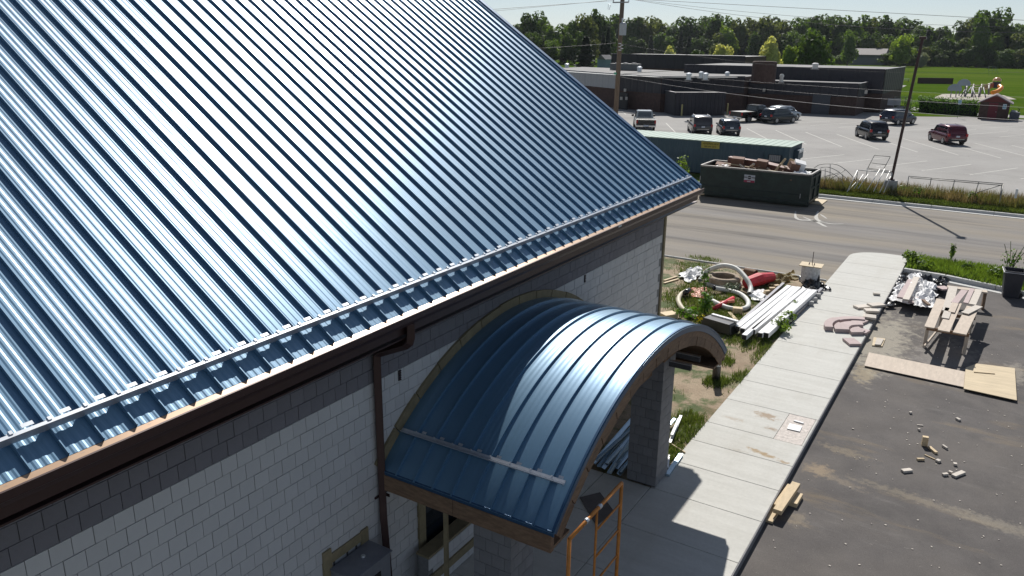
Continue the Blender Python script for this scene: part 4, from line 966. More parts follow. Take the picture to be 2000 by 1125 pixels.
# sign
def text(body, size, m, parent, loc, rot, name='lettering', ext=.004, sx=1., shear=0., align='CENTER'):
    c = bpy.data.curves.new(name, 'FONT'); c.body = body; c.size = size; c.extrude = ext; c.align_x = align; c.align_y = 'CENTER'; c.shear = shear; c.resolution_u = 2
    c.materials.append(m); tmp = bpy.data.objects.new('tmp', c); col.objects.link(tmp); bpy.context.view_layer.update(); me = bpy.data.meshes.new_from_object(tmp.evaluated_get(bpy.context.evaluated_depsgraph_get())); bpy.data.objects.remove(tmp); o = new(name, me, parent); o.location = loc; o.rotation_euler = rot; o.scale = (sx, 1, 1); return o
def tf(px, py, y=TY0): p = aty(px, py, y); return p
a = tf(1371, 275); b_ = tf(1405.5, 288)
s = MB(); ys = TY0-.05; s.bx(a.x, b_.x, ys-.02, ys, b_.z-Z0-.1, a.z-Z0-.02)
sg = s.build('sign_board', mat('yellow_sign_board', (.45,.36,.07), .6), tr)
mx_, mz_ = (a.x+b_.x)/2, (a.z+b_.z)/2-Z0-.06
blk = mat('sign_black', (.02,.012,.01), .7)
hh = a.z-b_.z+.08
text('AMERICAN', hh*.5, blk, sg, (mx_, ys-.025, mz_+hh*.2), (math.pi/2, 0, 0), sx=1.0, shear=.3)
text('800 496 2872', hh*.34, blk, sg, (mx_, ys-.025, mz_-hh*.24), (math.pi/2, 0, 0), sx=1.0)
# barred window and door on the trailer
a = tf(1502, 301); b_ = tf(1525, 322)
wd = MB(); wd.bx(a.x, b_.x, ys-.03, ys-.01, b_.z-Z0-.15, a.z-Z0); wd = wd.build('window', M['black'], tr)
s = MB(); s.bx(a.x+.05, b_.x-.05, ys-.04, ys-.032, a.z-Z0-.42, a.z-Z0-.03); s.build('blind', mat('window_blind', (.4,.38,.38), .7), wd)
for k in range(7):
    xx = a.x+.05+(b_.x-a.x-.1)*k/6; s = MB(); s.bx(xx-.012, xx+.012, ys-.06, ys-.045, b_.z-Z0-.12, a.z-Z0-.02); s.build('bar', M['grey_frame'], wd)
a = tf(1462, 289); b_ = tf(1492, 289)
s = MB(); s.bx(a.x, b_.x, ys-.02, ys, .35, 2.05); s.build('door', mat('trailer_door', (.05,.08,.11), .5), tr, bevel=.01)

M['dump'] = mat('dark_green_dumpster_paint', (.018, .032, .03), .5, .2, var=.35, scale=2.5, bump=.1, bscale=8)
M['dump_rim'] = mat('worn_rim_paint', (.22, .21, .2), .6, .2, var=.35, scale=4)
dm = thing('dumpster', 'dark green open roll off dumpster heaped with debris, white and red sign on its side', 'dumpster', (0,0,Z0))
X0, X1, Y0, Y1, DZ = -14.95, -8.8, 44.95, 47.55, 1.76
s = MB(); s.bx(X0, X1, Y0+.08, Y0+.14, .18, DZ); s.build('side_wall', M['dump'], dm)
s = MB(); s.bx(X0, X1, Y1-.14, Y1-.08, .18, DZ); s.build('side_wall', M['dump'], dm)
s = MB(); s.bx(X0, X0+.06, Y0+.15, Y1-.15, .18, DZ); s.build('end_wall', M['dump'], dm)
s = MB(); s.bx(X1-.06, X1, Y0+.15, Y1-.15, .18, DZ); dr = s.build('door', M['dump'], dm)
s = MB(); s.bx(X0, X1, Y0+.1, Y1-.1, .14, .2); s.build('floor', M['dump'], dm)
for y_ in (Y0+.5, Y1-.5):
    s = MB(); s.bx(X0-.1, X1, y_-.08, y_+.08, .0, .14); s.build('skid_rail', M['dump'], dm)
for (a, b) in (((X0, Y0+.06),(X1, Y0+.06)), ((X0, Y1-.06),(X1, Y1-.06)), ((X0+.02, Y0+.12),(X0+.02, Y1-.12)), ((X1+.0, Y0+.12),(X1+.0, Y1-.12))):
    s = MB(); s.bar((a[0],a[1],DZ+.04), (b[0],b[1],DZ+.04), .12, .1); s.build('rim', M['dump_rim'], dm, bevel=.02)
for z_ in (.25, .62):
    s = MB(); s.bx(X0+.02, X1-.02, Y0+.0, Y0+.075, z_-.05, z_+.05); s.build('side_rib', M['dump'], dm)
for y_ in (Y0+.1, (Y0+Y1)/2, Y1-.1):
    s = MB(); s.bx(X1+.004, X1+.08, y_-.06, y_+.06, .2, DZ-.02); s.build('door_post', M['dump'], dr)
for z_ in (.3, 1.0, 1.6):
    s = MB(); s.bx(X1+.006, X1+.07, Y0+.17, Y1-.17, z_-.05, z_+.05); s.build('door_rail', M['dump'], dr)
for x_ in (X0+.05, X1-.4):
    s = MB(); s.bx(x_-.012, x_+.012, Y0-.03, Y0-.01, .95 if x_ < -10 else .5, 1.2 if x_ < -10 else .75); s.build('hook', M['galv'], dm)
a = aty(1453.5, 341, Y0); b_ = aty(1473, 357.5, Y0); z0s, z1s = b_.z-Z0, a.z-Z0
s = MB(); s.bx(a.x, b_.x, Y0+.05, Y0+.072, z0s, z1s); sb = s.build('sign', mat('pale_sign_panel', (.5,.52,.56), .6), dm)
s = MB(); s.bx(a.x+.005, b_.x-.005, Y0+.04, Y0+.049, z0s, z0s+.12); s.build('sign_band', mat('sign_dark_red', (.3,.02,.06), .6), sb)
cx_ = (a.x+b_.x)/2; cz_ = z0s+(z1s-z0s)*.66
s = MB(); s.tube([(cx_, Y0+.03, cz_), (cx_, Y0+.049, cz_)], .1, 18); s.build('emblem', blk, sb)
s = MB(); s.bx(cx_-.08, cx_+.08, Y0+.024, Y0+.029, cz_-.012, cz_+.022); s.build('emblem_bar', mat('sign_pale', (.5,.52,.56), .6), sb)
for sx in (-1, 1):
    for k in range(5):
        s = MB(); s.bx(cx_+sx*(.15+.04*k)-.014, cx_+sx*(.15+.04*k)+.014, Y0+.04, Y0+.049, cz_-.03, cz_+.03); s.build('sign_mark', blk, sb)
s = MB(); s.bx(cx_-.12, cx_+.08, Y0+.034, Y0+.039, z0s+.03, z0s+.07); s.build('sign_strip', mat('sign_pale2', (.5,.52,.56), .6), sb)
# debris: each piece is its own thing
M['card'] = mat('brown_cardboard', (.17,.085,.055), .8, var=.2, scale=4)
M['ducts'] = mat('copper_brown_gutter', (.13,.055,.04), .45, .2, var=.2)
def deb(name, c, d, rot, m, label, cat, zofs=0):
    s = MB(); s.box((0,0,0), d); o = s.build(name, m, bevel=.01); o.location = (c[0], c[1], c[2]+Z0); o.rotation_euler = rot; return tag(o, label, cat)
rgd = random.Random(77); s = MB()
for _ in range(260):
    x = rgd.uniform(X0+.3, X1-.3); y = rgd.uniform(Y0+.35, Y1-.35); h = 1.35+.45*math.exp(-((x+12)/2.2)**2)*rgd.random()+.15*rgd.random()
    s.box((x, y, h+Z0*0), (rgd.uniform(.1,.9), rgd.uniform(.04,.25), rgd.uniform(.01,.12)), (rgd.uniform(-.6,.6), rgd.uniform(-.6,.6), rgd.uniform(0,3.14)), m=rgd.choice([0,0,1,1,2,3]))
o = s.build('scrap_heap', [M['card'] if 'card' in M else M['osb'], M['osb'], M['concrete'], M['ply']]); o.location = (0,0,Z0); tag(o, 'jumble of small board and metal scraps filling the dumpster', 'scrap', kind='stuff')
s = MB(); s.bx(X0+.1, X1-.1, Y0+.16, Y1-.16, .2, 1.3); s.build('fill', mat('mixed_rubble', (.15,.12,.1), .9, var=.5, scale=6, bump=.5), dm)
deb('long_box', (-12.6,46.5,2.0),(2.4,.45,.35),(0,.06,-.05),M['ducts'],'long brown metal duct lying on top of the debris, left','duct')
deb('long_box', (-11.1,46.3,1.85),(2.1,.5,.4),(.1,.14,-.08),M['ducts'],'long brown metal duct lying on top of the debris, right','duct')
deb('carton', (-13.1,46.0,2.05),(.7,.6,.5),(.1,.05,.2),M['card'],'brown carton at the left end of the debris heap','carton')
deb('carton', (-11.7,45.95,2.02),(.6,.55,.5),(.1,.1,.1),M['card'],'brown carton in the middle of the debris heap','carton')
deb('carton', (-14.2,46.9,1.5),(.9,.7,.5),(.1,.1,.2),M['card'],'brown carton deep in the left corner of the dumpster','carton')
deb('carton', (-10.0,46.3,1.95),(.5,.5,.55),(.2,.2,.5),M['card'],'open brown carton beside the white foam block','carton')
deb('foam_block', (-9.75,46.5,2.1),(.6,.5,.4),(.3,.25,.4),M['film'],'white foam block on the right side of the debris heap','foam')
deb('plank', (-12.2,45.6,1.85),(3.2,.1,.05),(0,.07,-.03),M['lumber'],'long pale batten along the near side of the debris','batten')
deb('plank', (-10.75,46.0,2.0),(.12,.05,1.1),(0,.6,.2),M['lumber'],'plank sticking up steeply from the debris heap','plank')
deb('plank', (-10.35,46.1,1.95),(.9,.1,.05),(.2,.5,.7),M['lumber'],'short pale plank leaning on the open carton','plank')
deb('flap', (-10.2,46.8,2.1),(.5,.03,.5),(.3,.3,.2),M['ply2'],'tan cardboard flap standing behind the open carton','flap')
crumple('plastic_sheet', [(1548,334),(1585,336),(1580,346),(1542,344)], 1.5, .35, M['film'], 'crumpled white plastic at the right end of the dumpster', 'plastic sheet', 14, 41, 3.)
crumple('plastic_sheet', [(1400,322),(1424,322),(1424,328),(1398,327)], 1.45, .3, M['film'], 'crumpled white plastic at the left front of the debris', 'plastic sheet', 12, 43, 3.)
crumple('paper_scraps', [(1440,328),(1530,333),(1530,341),(1440,333)], 1.45, .3, M['ply'], 'torn pale paper scraps along the near rim of the dumpster', 'paper', 20, 45, 4.)
slab_poly([(1592,389),(1616,392),(1604,401),(1578,397)], Z0, .04, M['ply2'], 'plywood sheet on the road at the right corner of the dumpster', 'plywood', 'plywood_sheet')
s = MB(); s.bar(at(1364,379,.1), at(1375,379,.1), .12, .08); tag(s.build('timber_block', M['lumber']), 'thin board on the road at the left end of the dumpster', 'board')
# white wash splash on the road
wm = mat('dried_white_wash', (.45,.44,.41), .9, var=.08, scale=6)
sp = tag(new('white_splash', None), kind='structure')
def splash(pts, ws):
    P = [at(x, y, Z0) for x, y in pts]; P = rope(P, 5); n = len(P); L_, R_ = [], []
    for i, p in enumerate(P):
        d = (P[min(i+1, n-1)]-P[max(i-1, 0)]).normalized(); nn = Vector((-d.y, d.x, 0)); w_ = ws[0]+(ws[1]-ws[0])*math.sin(math.pi*i/(n-1)); w_ *= .8+.5*abs(mn.noise(p*3))
        L_.append(p+nn*w_); R_.append(p-nn*w_)
    b = MB(); b.grid([[ (q.x, q.y, Z0-.003) for q in R_], [(q.x, q.y, Z0-.003) for q in L_]]); b.build('streak', wm, sp)
splash([(1554,412),(1554,424),(1563,429),(1580,430),(1600,433),(1625,437),(1648,437)], (.03,.12))
splash([(1568,423),(1580,428),(1595,433),(1610,441),(1616,443)], (.02,.1))
splash([(1598,412),(1594,425),(1602,432),(1615,435)], (.04,.1))
splash([(1602,418),(1615,427)], (.02,.06))

# ================= light pole, fence frames, utility pole and wires =================
lp = thing('light_pole', 'tall dark square light pole leaning on a round concrete base in the verge', 'light pole', (-5.45, 51.2, 0))
s = MB(); s.lathe([(.0,-.1),(.36,-.1),(.36,.85),(.34,.88),(0,.88)], 24); s.build('base', M['concrete'], lp, smooth=False)
s = MB(); s.box((0,0,.91), (.34,.34,.05)); s.build('base_plate', M['brown'], lp)
pb = (-5.45, 51.2); tp = aty(1802, 76, 51.2); hz_ = tp.z
s = MB(); s.bar((0,0,.9), (tp.x-pb[0],0,hz_), .15, .15, up=(0,1,0)); s.build('shaft', M['brown'], lp, bevel=.01)
s = MB(); s.box((tp.x-pb[0]+.02,-.05,hz_+.05), (.36,.5,.14)); s.build('lamp_head', M['brown'], lp, bevel=.02)
def frame_thing(name, label, segs, r, m, cat='frame'):
    t = thing(name, label, cat, (0,0,0))
    for sgm in segs:
        s = MB(); s.tube(sgm, r, 6); s.build('tube', m, t, smooth=True)
    return t
M['pipe_g'] = mat('weathered_grey_pipe', (.3,.29,.27), .5, .5, var=.2)
M['pipe_w'] = mat('white_frame_pipe', (.6,.6,.58), .45, .2, var=.1)
YF = 50.6
def fz(px, py, y=YF): p = aty(px, py, y); return p
hoops = []
for (yy, pts) in ((51.6, [(1588,330),(1600,322),(1617,320),(1635,322),(1652,332),(1665,345),(1673,355)]), (51.0, [(1590,334),(1606,327),(1620,327),(1637,335),(1650,346),(1658,352)]), (50.4, [(1600,333),(1613,334),(1630,341),(1643,353),(1650,365),(1652,372)])):
    hoops.append(rope([aty(x, y, yy) for x, y in pts], 5))
hoops += [[fz(1612,329),fz(1611,356)], [fz(1621.5,321,51.6),fz(1621,356,51.6)], [fz(1645,340,51),fz(1645,362,51)], [fz(1652,331,51.6),fz(1622,350,51)], [fz(1640,337,51),fz(1610,345,51)]]
frame_thing('hoop_frame', 'grey pipe frame of three nested arches in the weeds beside the dumpster', hoops, .02, M['pipe_g'])
gsegs = []
A_ = {}
for k, (x0, y0, x1, y1) in enumerate(((1675,333,1654,375),(1686,341,1668,368),(1696,340,1676,368),(1719,330,1693,372),(1728,330,1706,374),(1738,334,1718,376),(1742,339,1726,376))):
    gsegs.append([fz(x0,y0,50.9), fz(x1,y1,49.8)])
gsegs += [[fz(1676,332,50.9),fz(1743,338,50.9)], [fz(1675,333,50.9),fz(1673,352,51.5)], [fz(1742,338,50.9),fz(1740,358,51.5)], [fz(1654,375,49.8),fz(1672,356,51.2)], [fz(1694,328,51.3),fz(1691,356,51.5)]]
frame_thing('goal_frame', 'white pipe goal frame tipped over in the weeds', gsegs, .025, M['pipe_w'])
gs = [[fz(1708,303,51.3),fz(1695,328,51.3)], [fz(1739,306,51.3),fz(1726,330,51.3)], [fz(1708,303,51.3),fz(1739,306,51.3)], [fz(1702,318,51.3),fz(1732,322,51.3)], [fz(1695,328,51.3),fz(1743,335,51.3)], [fz(1695,330,51.3),fz(1741,337,51.3)]]
frame_thing('rack_frame', 'grey pipe rack standing up behind the tipped white frame', gs, .02, M['pipe_g'])
ls = [[fz(1775,344),fz(1960,359)], [fz(1778,347),fz(1957,362)], [fz(1775,344),fz(1772,364)], [fz(1819,347),fz(1816,364)], [fz(1865,351),fz(1859,373)], [fz(1912,355),fz(1905,378)], [fz(1960,359),fz(1952,396,49.9)], [fz(1957,360),fz(1953,385)], [fz(1957,361),fz(1908,376)]]
frame_thing('low_rail_frame', 'long low grey pipe frame standing in the tall grass right of the light pole', ls, .024, M['pipe_g'])
s = MB(); s.box(fz(1985,378)+Vector((0,0,0)), (.12,.1,.5)); tag(s.build('white_marker', M['vinyl']), 'short white marker stake in the verge at the right edge', 'stake')

up = thing('utility_pole', 'tall brown wooden utility pole with crossarm and grey transformer', 'utility pole', (-41.2, 90.4, Z0))
ht = 17.0
M['polew'] = mat('weathered_pole_wood', (.17,.125,.09), .9, var=.25, scale=3, stretch=(4,4,.4), bump=.3)
s = MB(); s.tube([(0,0,0),(.2,0,ht)], .2, 14, radii=[.3,.24]); s.build('pole', M['polew'], up, smooth=True)
pz = lambda px, py: aty(px, py, 90.4)-Vector((-41.2, 90.4, Z0))
a = pz(1199, 5); b_ = pz(1230, 4.5)
s = MB(); s.bar(a+Vector((0,-.3,0)), b_+Vector((0,-.3,0)), .12, .14); s.build('crossarm', mat('grey_crossarm', (.3,.3,.3), .8), up)
for x in (1200, 1230):
    q = pz(x, 4); s = MB(); s.lathe([(.05,0),(.07,.1),(.05,.22),(.03,.3)], 8, (q.x, q.y-.3, q.z)); s.build('insulator', M['galv'], up, smooth=True)
q = pz(1221, 69); s = MB(); s.lathe([(0,0),(.4,0),(.42,1.25),(.3,1.4),(0,1.45)], 18, (q.x-.1, q.y-.5, q.z)); tx = s.build('transformer', mat('transformer_grey', (.4,.42,.44), .5, .2), up, smooth=False)
s = MB(); s.lathe([(.1,1.4),(.12,1.9),(.0,1.95)], 8, (q.x-.2, q.y-.5, q.z)); s.build('bushing', M['galv'], tx)
q = pz(1192, 14); s = MB(); s.tube([q+Vector((0,-.3,-.3)), q+Vector((.2,-.3,.25)), q+Vector((-.1,-.3,.35)), q+Vector((-.15,-.3,-.2))], .03, 5, closed=True); s.build('cut_out', M['galv'], up)
for k in range(5):
    q = pz(1213+(k%2)*4, 85+3.2*k); s = MB(); s.box((q.x, q.y-.35, q.z), (.3,.1,.09)); s.build('clamp', M['vinyl'], up)
q = pz(1204.5, 143.5); s = MB(); s.box((q.x-.05, q.y-.3, q.z), (.35,.02,.25)); s.build('tag_plate', mat('green_tag', (.1,.4,.25), .6), up)
# wires: each span its own thing
def wire(p, q, sag, r, label, m=None):
    P = [];
    for i in range(25):
        t = i/24; v = p.lerp(q, t); v.z -= sag*4*t*(1-t); P.append(v)
    s = MB(); s.tube(P, r, 4, caps=False); return tag(s.build('overhead_wire', m or M['wire'], smooth=True), label, 'wire', 'overhead wires of the utility pole')
M['wire'] = mat('dark_wire', (.06,.06,.065), .6, var=0); M['wire_l'] = mat('bright_aluminium_wire', (.2,.2,.21), .6, .2, var=0)
PY = 90.1
def wp(px, py, y): return aty(px, py, y)
wire(wp(1200,1,PY), wp(640,42,60), 0, .02, 'topmost wire running left from the utility pole crossarm')
wire(wp(1186,1,PY), wp(640,52,60), 0, .016, 'second thin wire running left from the pole top across the sky')
wire(wp(1203,84,PY), wp(880,102,70), .1, .015, 'thin wire running left in front of the trees')
wire(wp(1232,-2,PY), wp(2120,46,110), 0, .022, 'upper of two sky wires running right above the far trees')
wire(wp(1230,-2,PY), wp(2120,62,112), 1.2, .018, 'lower sky wire sagging to the right above the far trees')
wire(wp(1240,-1,PY), wp(2120,54,118), .8, .016, 'middle thin sky wire running right above the trees')
wire(wp(1215,86,PY), wp(2140,135,100), 1.5, .01, 'thin wire running right just over the school roof')
wire(wp(1211,150,PY), wp(2120,243,66), .6, .014, 'thick bright cable slanting right across the school wall', M['wire_l'])
wire(wp(1225,145,PY), wp(2120,216,64), .4, .009, 'thin bright cable above the thick one across the school wall', M['wire_l'])
wire(wp(1250,140,PY), wp(2120,195,72), .3, .008, 'uppermost thin cable across the dark school wall', M['wire_l'])
# ================= school =================
M['siding'] = mat('dark_school_siding', (.022, .021, .03), .55, .1, var=.1, scale=2)
M['brick'] = mat('dark_red_brown_brick', (.06, .035, .03), .9, var=.15, scale=3, c2=(.075,.045,.038))
M['school_roof'] = mat('grey_membrane_roof', (.23, .225, .22), .9, var=.15, scale=.3)
M['roof_white'] = mat('white_roof_edge', (.6, .6, .58), .7, var=.1)
M['whitep'] = mat('white_wall_panel', (.33, .34, .36), .7, var=.05)
sch = thing('school_building', 'sprawling low dark school building with flat roofs and vertical siding', 'building', (0,0,Z0))
PANELS = [0]
_pm = {}
def run(parent, p, q, z0, z1, m, w=.9, d=.05, name='siding_panel'):
    p = Vector(p); q = Vector(q); L_ = (q-p).length; n = max(1, round(L_/w)); w = L_/n; a = math.atan2((q-p).y, (q-p).x)
    key = (round(w, 3), z0, z1, m.name)
    pm = MB(); pm.grid([[(x, -y, z) for x, y in ((.0, 0), (w*.1, 0), (w*.18, d), (w*.82, d), (w*.9, 0), (w*1., 0))] for z in (z0, z1)]); me = pm.mesh(name, m)
    for i in range(n):
        if PANELS[0] > 298:
            continue
        PANELS[0] += 1; o = new(name, me, parent); c = p+(q-p)*(i/n); o.location = (c.x, c.y, 0); o.rotation_euler = (0, 0, a)
    return n
def block(nm, poly, ztop, fascia, wallm, roofm, sides, w=.9, pm=None):
    t = new(nm, None, sch)
    s = MB(); s.prism(poly, 0, ztop-.02); s.build('wall', wallm, t)
    s = MB(); cx = sum(p[0] for p in poly)/len(poly); cy = sum(p[1] for p in poly)/len(poly)
    s.prism([(p[0]+(cx-p[0])*.002, p[1]+(cy-p[1])*.002) for p in poly], ztop-.015, ztop); s.build('roof', roofm, t)
    for i in sides:
        p, q = poly[i], poly[(i+1) % len(poly)]
        d = (Vector(q)-Vector(p)).normalized(); nn = Vector((d.y, -d.x))*.06
        run(t, Vector(p)+nn, Vector(q)+nn, fascia, ztop+.05, pm or M['siding'], w)
        s = MB(); s.bar((p[0]+nn.x, p[1]+nn.y, ztop+.08), (q[0]+nn.x, q[1]+nn.y, ztop+.08), .25, .06); s.build('coping', M['grey_frame'], t)
    return t
block('white_wing', [(-66,115),(-47.1,103.0),(-47.1,124),(-66,130)], 4.55, 2.6, M['brick'], M['school_roof'], [0], 1.6, M['whitep'])
block('wing', [(-31,110.6),(-17.3,111.4),(-17.3,118),(-31,118)], 3.95, 2.3, M['brick'], M['school_roof'], [0, 1], 1.1)
block('hall', [(-43,118.2),(-15.4,118.9),(-15.2,138),(-43,138)], 5.6, 2.5, M['brick'], M['school_roof'], [0, 1], 1.7)
block('entrance_wing', [(-47.05,103.4),(-39.3,99.9),(-31.2,109),(-31.2,118),(-47.05,124)], 4.5, 2.4, M['brick'], M['school_roof'], [0, 1], 1.5)
block('enclosure', [(-36,96.6),(-31,100.8),(-33.5,104.2),(-38.6,100)], 2.75, .1, M['siding'], M['siding'], [0, 3], .5)
block('back_hall', [(-68,146),(-42,146),(-42,160),(-68,160)], 6.6, 4.2, M['brick'], M['siding'], [0], 1.8)
# rooftop things
def vent(x, y, z, r, h, label, m=None):
    r *= .8; h *= .85
    t = thing('roof_vent', label, 'roof vent', (x, y, z+Z0)); m = m or M['galv']
    s = MB(); s.lathe([(r,0),(r,h*.6),(r*1.25,h*.62),(r*1.25,h*.85),(r*.6,h),(0,h)], 12); s.build('body', m, t)
    s = MB(); s.box((0,0,-.05), (r*2.6,r*2.6,.1)); s.build('curb', M['school_roof'], t)
for px, py, y, z, r, h, lb in ((1345,153,108,4.5,.35,.95,'galvanised roof vent left of the paired vents above the school wall'), (1369,150,112,4.5,.33,.95,'galvanised roof vent, left one of the close pair'), (1378,153,110,4.5,.35,.95,'galvanised roof vent, right one of the close pair'),
        (1420,150,116,4.2,.35,1.0,'galvanised roof vent alone before the dark round housing'), (1249,139,122,4.5,.4,1.,'galvanised roof vent beside the utility pole'), (1107,131,135,4.5,.4,.9,'small roof vent near the blue roof edge')):
    p = at(px, py, z); vent(p.x, p.y, z, r, h, lb)
p = at(1592, 132, 5.6); vent(p.x, p.y, 5.6, .45, .9, 'white mushroom roof vent on the tall school hall', M['roof_white'])
p = at(1526, 158, 4.0); vent(p.x, p.y, 4.0, .3, 1.2, 'white pipe vent with a hood on the school wing roof', M['roof_white'])
p = at(1490, 160, 3.9); t = thing('mechanical_housing', 'dark round brick housing standing against the tall school hall', 'housing', (p.x, p.y, 3.9+Z0))
s = MB(); s.lathe([(1.5,0),(1.5,2.6),(1.4,2.7),(0,2.7)], 20); s.build('drum', M['brick'], t)
t = thing('roof_unit', 'long grey rooftop unit behind the utility pole', 'roof unit', (-52.5, 118, 4.5+Z0)); s = MB(); s.box((0,0,.6), (4.6,1.6,1.)); s.build('casing', mat('unit_grey', (.12,.13,.13), .6), t, bevel=.05)
for k in range(3):
    s = MB(); s.lathe([(.4,0),(.4,.12),(0,.14)], 10, (-1.4+1.4*k,0,1.1)); s.build('fan', M['grey_frame'], t)
s = MB(); s.prism([(-58,107.6),(-47,101.6),(-39.6,99),(-31.5,106.8),(-31.8,107.4),(-39.6,100),(-47,102.4),(-58,108.6)], 4.6+Z0, 4.66+Z0); s.build('parapet_cap', M['roof_white'], sch)
# doors, lamps on the school wall
for px0, px1, y, z1 in ((1213,1229,100.6,2.3),):
    a = at(px0, 211, Z0); s = MB(); s.box((a.x+1.2, 101.2, 1.15), (1.9,.2,2.2), (0,0,-.4)); s.build('door', M['black'], sch)
s = MB(); s.bx(-22.6,-20.4,110.85,110.98,0,2.5); s.build('door', mat('grey_door', (.05,.055,.07), .5), sch)
for px, py in ((1222,176),(1215,192),(1225,192),(1437,186),(1493,176),(1692,180)):
    p = aty(px, py, 110.5 if px > 1300 else 101); s = MB(); s.box((p.x, p.y-.2, p.z-Z0), (.3,.2,.4)); s.build('wall_lamp', mat('pale_fixture', (.4,.38,.35), .6), sch)
for (px, py, h_) in ((1331,226,2.05),(1360,225,2.0),(1392,225,2.0),(1420,224,2.1)):
    pass
M['bollard'] = mat('yellow_bollard_paint', (.42,.37,.16), .6, var=.15)
for i, (px, py) in enumerate(((1331,226.5),(1360,225.5),(1392,225),(1420,224))):
    p = at(px, py, Z0); t = thing('bollard', 'yellow bollard, %s from the left before the dark school enclosure' % ('first','second','third','fourth')[i], 'bollard', p, group='yellow bollards by the school')
    s = MB(); s.lathe([(.1,0),(.1,1.35),(.06,1.42),(0,1.43)], 12); s.build('post', M['bollard'], t, smooth=False)
p = at(1592, 219, Z0); s = MB(); s.box((p.x, p.y, .5), (1.5,1.2,1.3)); tag(s.build('utility_box', mat('green_box_paint', (.03,.05,.045), .5), bevel=.03), 'dark green utility box standing against the school wall', 'utility box')
# apron and walks around
for poly, nm in (([(-47,99.4),(-40,97.6),(-36.3,95.6),(-36,96.5),(-39.3,99.8),(-47,102.7)],'school_walk'), ([(-14.9,128),(-3.9,122.4),(30,120.6),(30,124.5),(-3.8,127.5),(-12,134),(-15,135)],'playground_path'), ([(-24,190),(-12,200),(-24,214)],'concrete_pad'), ([(-17,143),(-6,138),(6,146),(4,178),(-14,176)],'playground_bed')):
    if nm == 'concrete_pad': poly = [tuple(at(x,y,Z0)[:2]) for x,y in ((1744,165),(1771,167),(1760,172),(1744,176))]
    if nm == 'playground_bed': poly = [tuple(at(x,y,Z0)[:2]) for x,y in ((1822,192),(1840,184),(1900,183),(1960,186),(1985,194),(1900,196))]
    sheet(nm, poly, Z0+.01, M['lot'] if nm != 'playground_bed' else mat('wood_chip_bed', (.38,.34,.29), .9, var=.2, scale=2))
sheet('grass_strip', [(-11.2,115.7),(-4.2,120.0),(30,119.2),(30,120.5),(-3.9,122.3),(-12.6,127.6),(-13,125)], Z0+.012, M['grass'])
# hedge
LV = []
def leafcloud(mb, c, rad, n, size, rng, m=0, shell=.55, flat=0., up=.3):
    for _ in range(n):
        while True:
            d = Vector((rng.uniform(-1,1), rng.uniform(-1,1), rng.uniform(-1,1)))
            if .05 < d.length < 1: break
        d = d.normalized()*(shell+(1-shell)*rng.random())
        p = Vector((c[0]+d.x*rad[0], c[1]+d.y*rad[1], c[2]+d.z*rad[2]))
        nrm = (d.normalized()+Vector((rng.uniform(-1,1), rng.uniform(-1,1), rng.uniform(-.6,1)))*.8).normalized()
        u = nrm.orthogonal().normalized(); a = rng.random()*6.28; u2 = u*math.cos(a)+nrm.cross(u)*math.sin(a); v2 = nrm.cross(u2); s_ = size*rng.uniform(.6, 1.4)
        mb.add([p-u2*s_*.5, p+v2*s_*.35, p+u2*s_*.5, p-v2*s_*.35], [(0,1,2,3)], m)
hd = thing('hedge', 'dense dark vine hedge running to the red shed', 'hedge', (0,0,Z0))
rng = random.Random(5); b = MB(); hc = MB()
ha, hb = Vector((-11.3, 124.0, 0)), Vector((-3.9, 120.9, 0))
for i in range(26):
    c = ha.lerp(hb, i/25); leafcloud(b, (c.x, c.y+.3, 1.05+rng.uniform(-.1,.12)), (.65,.8,1.3), 170, .2, rng)
    if i in range(3, 24): hc.box((c.x, c.y+.3, .85), (.5,.8,1.7), (0,0,.1))
for i in range(4):
    leafcloud(b, (-12-i*.3, 124.5+i*.3, .6+.3*(i%2)), (.6,.6,.8), 60, .2, rng)
b.build('leaves', M['leaf'], hd, kind='stuff')
hc2 = MB(); hc2.bar((-11,124.2,.8),(-4.1,121.2,.8),.7,1.6); hc2.build('stems', mat('dark_stems', (.02,.03,.012), .9), hd)
# shed
sd_ = thing('shed', 'small brown brick shed with a red door and gable, blue sign on its front', 'shed', (0,0,Z0))
SX0, SX1, SY0, SY1 = -3.72, -.52, 116.7, 120.4
s = MB(); s.bx(SX0, SX1, SY0, SY1, 0, 2.15); s.build('wall', M['brick'], sd_)
gm = mat('red_gable_board', (.12,.02,.018), .7)
s = MB(); s.add([(SX0,SY0-.0,2.15),(SX1,SY0-.0,2.15),((SX0+SX1)/2,SY0-.0,3.0),(SX0,SY0+.1,2.15),(SX1,SY0+.1,2.15),((SX0+SX1)/2,SY0+.1,3.0)], [(0,1,2),(5,4,3),(0,3,4,1),(1,4,5,2),(2,5,3,0)]); s.build('gable', gm, sd_)
for sx, x0, x1 in ((0, SX0-.35, (SX0+SX1)/2), (1, (SX0+SX1)/2, SX1+.35)):
    za, zb_ = (2.0, 3.08) if sx == 0 else (3.08, 2.0); s = MB()
    s.add([(x0,SY0-.25,za),(x1,SY0-.25,zb_),(x1,SY1+.25,zb_),(x0,SY1+.25,za),(x0,SY0-.25,za-.12),(x1,SY0-.25,zb_-.12),(x1,SY1+.25,zb_-.12),(x0,SY1+.25,za-.12)], [(0,1,2,3),(7,6,5,4),(0,4,5,1),(1,5,6,2),(2,6,7,3),(3,7,4,0)]); s.build('roof_slope', mat('grey_shingle', (.2,.17,.18), .9, var=.15, scale=5), sd_)
s = MB(); s.bx(-2.75,-1.75,SY0-.05,SY0-.01,0,2.05); dd = s.build('door', mat('dull_red_door', (.12,.012,.02), .6), sd_)
s = MB(); s.bx(-1.9,-1.84,SY0-.1,SY0-.055,.95,1.0); s.build('handle', M['galv'], dd)
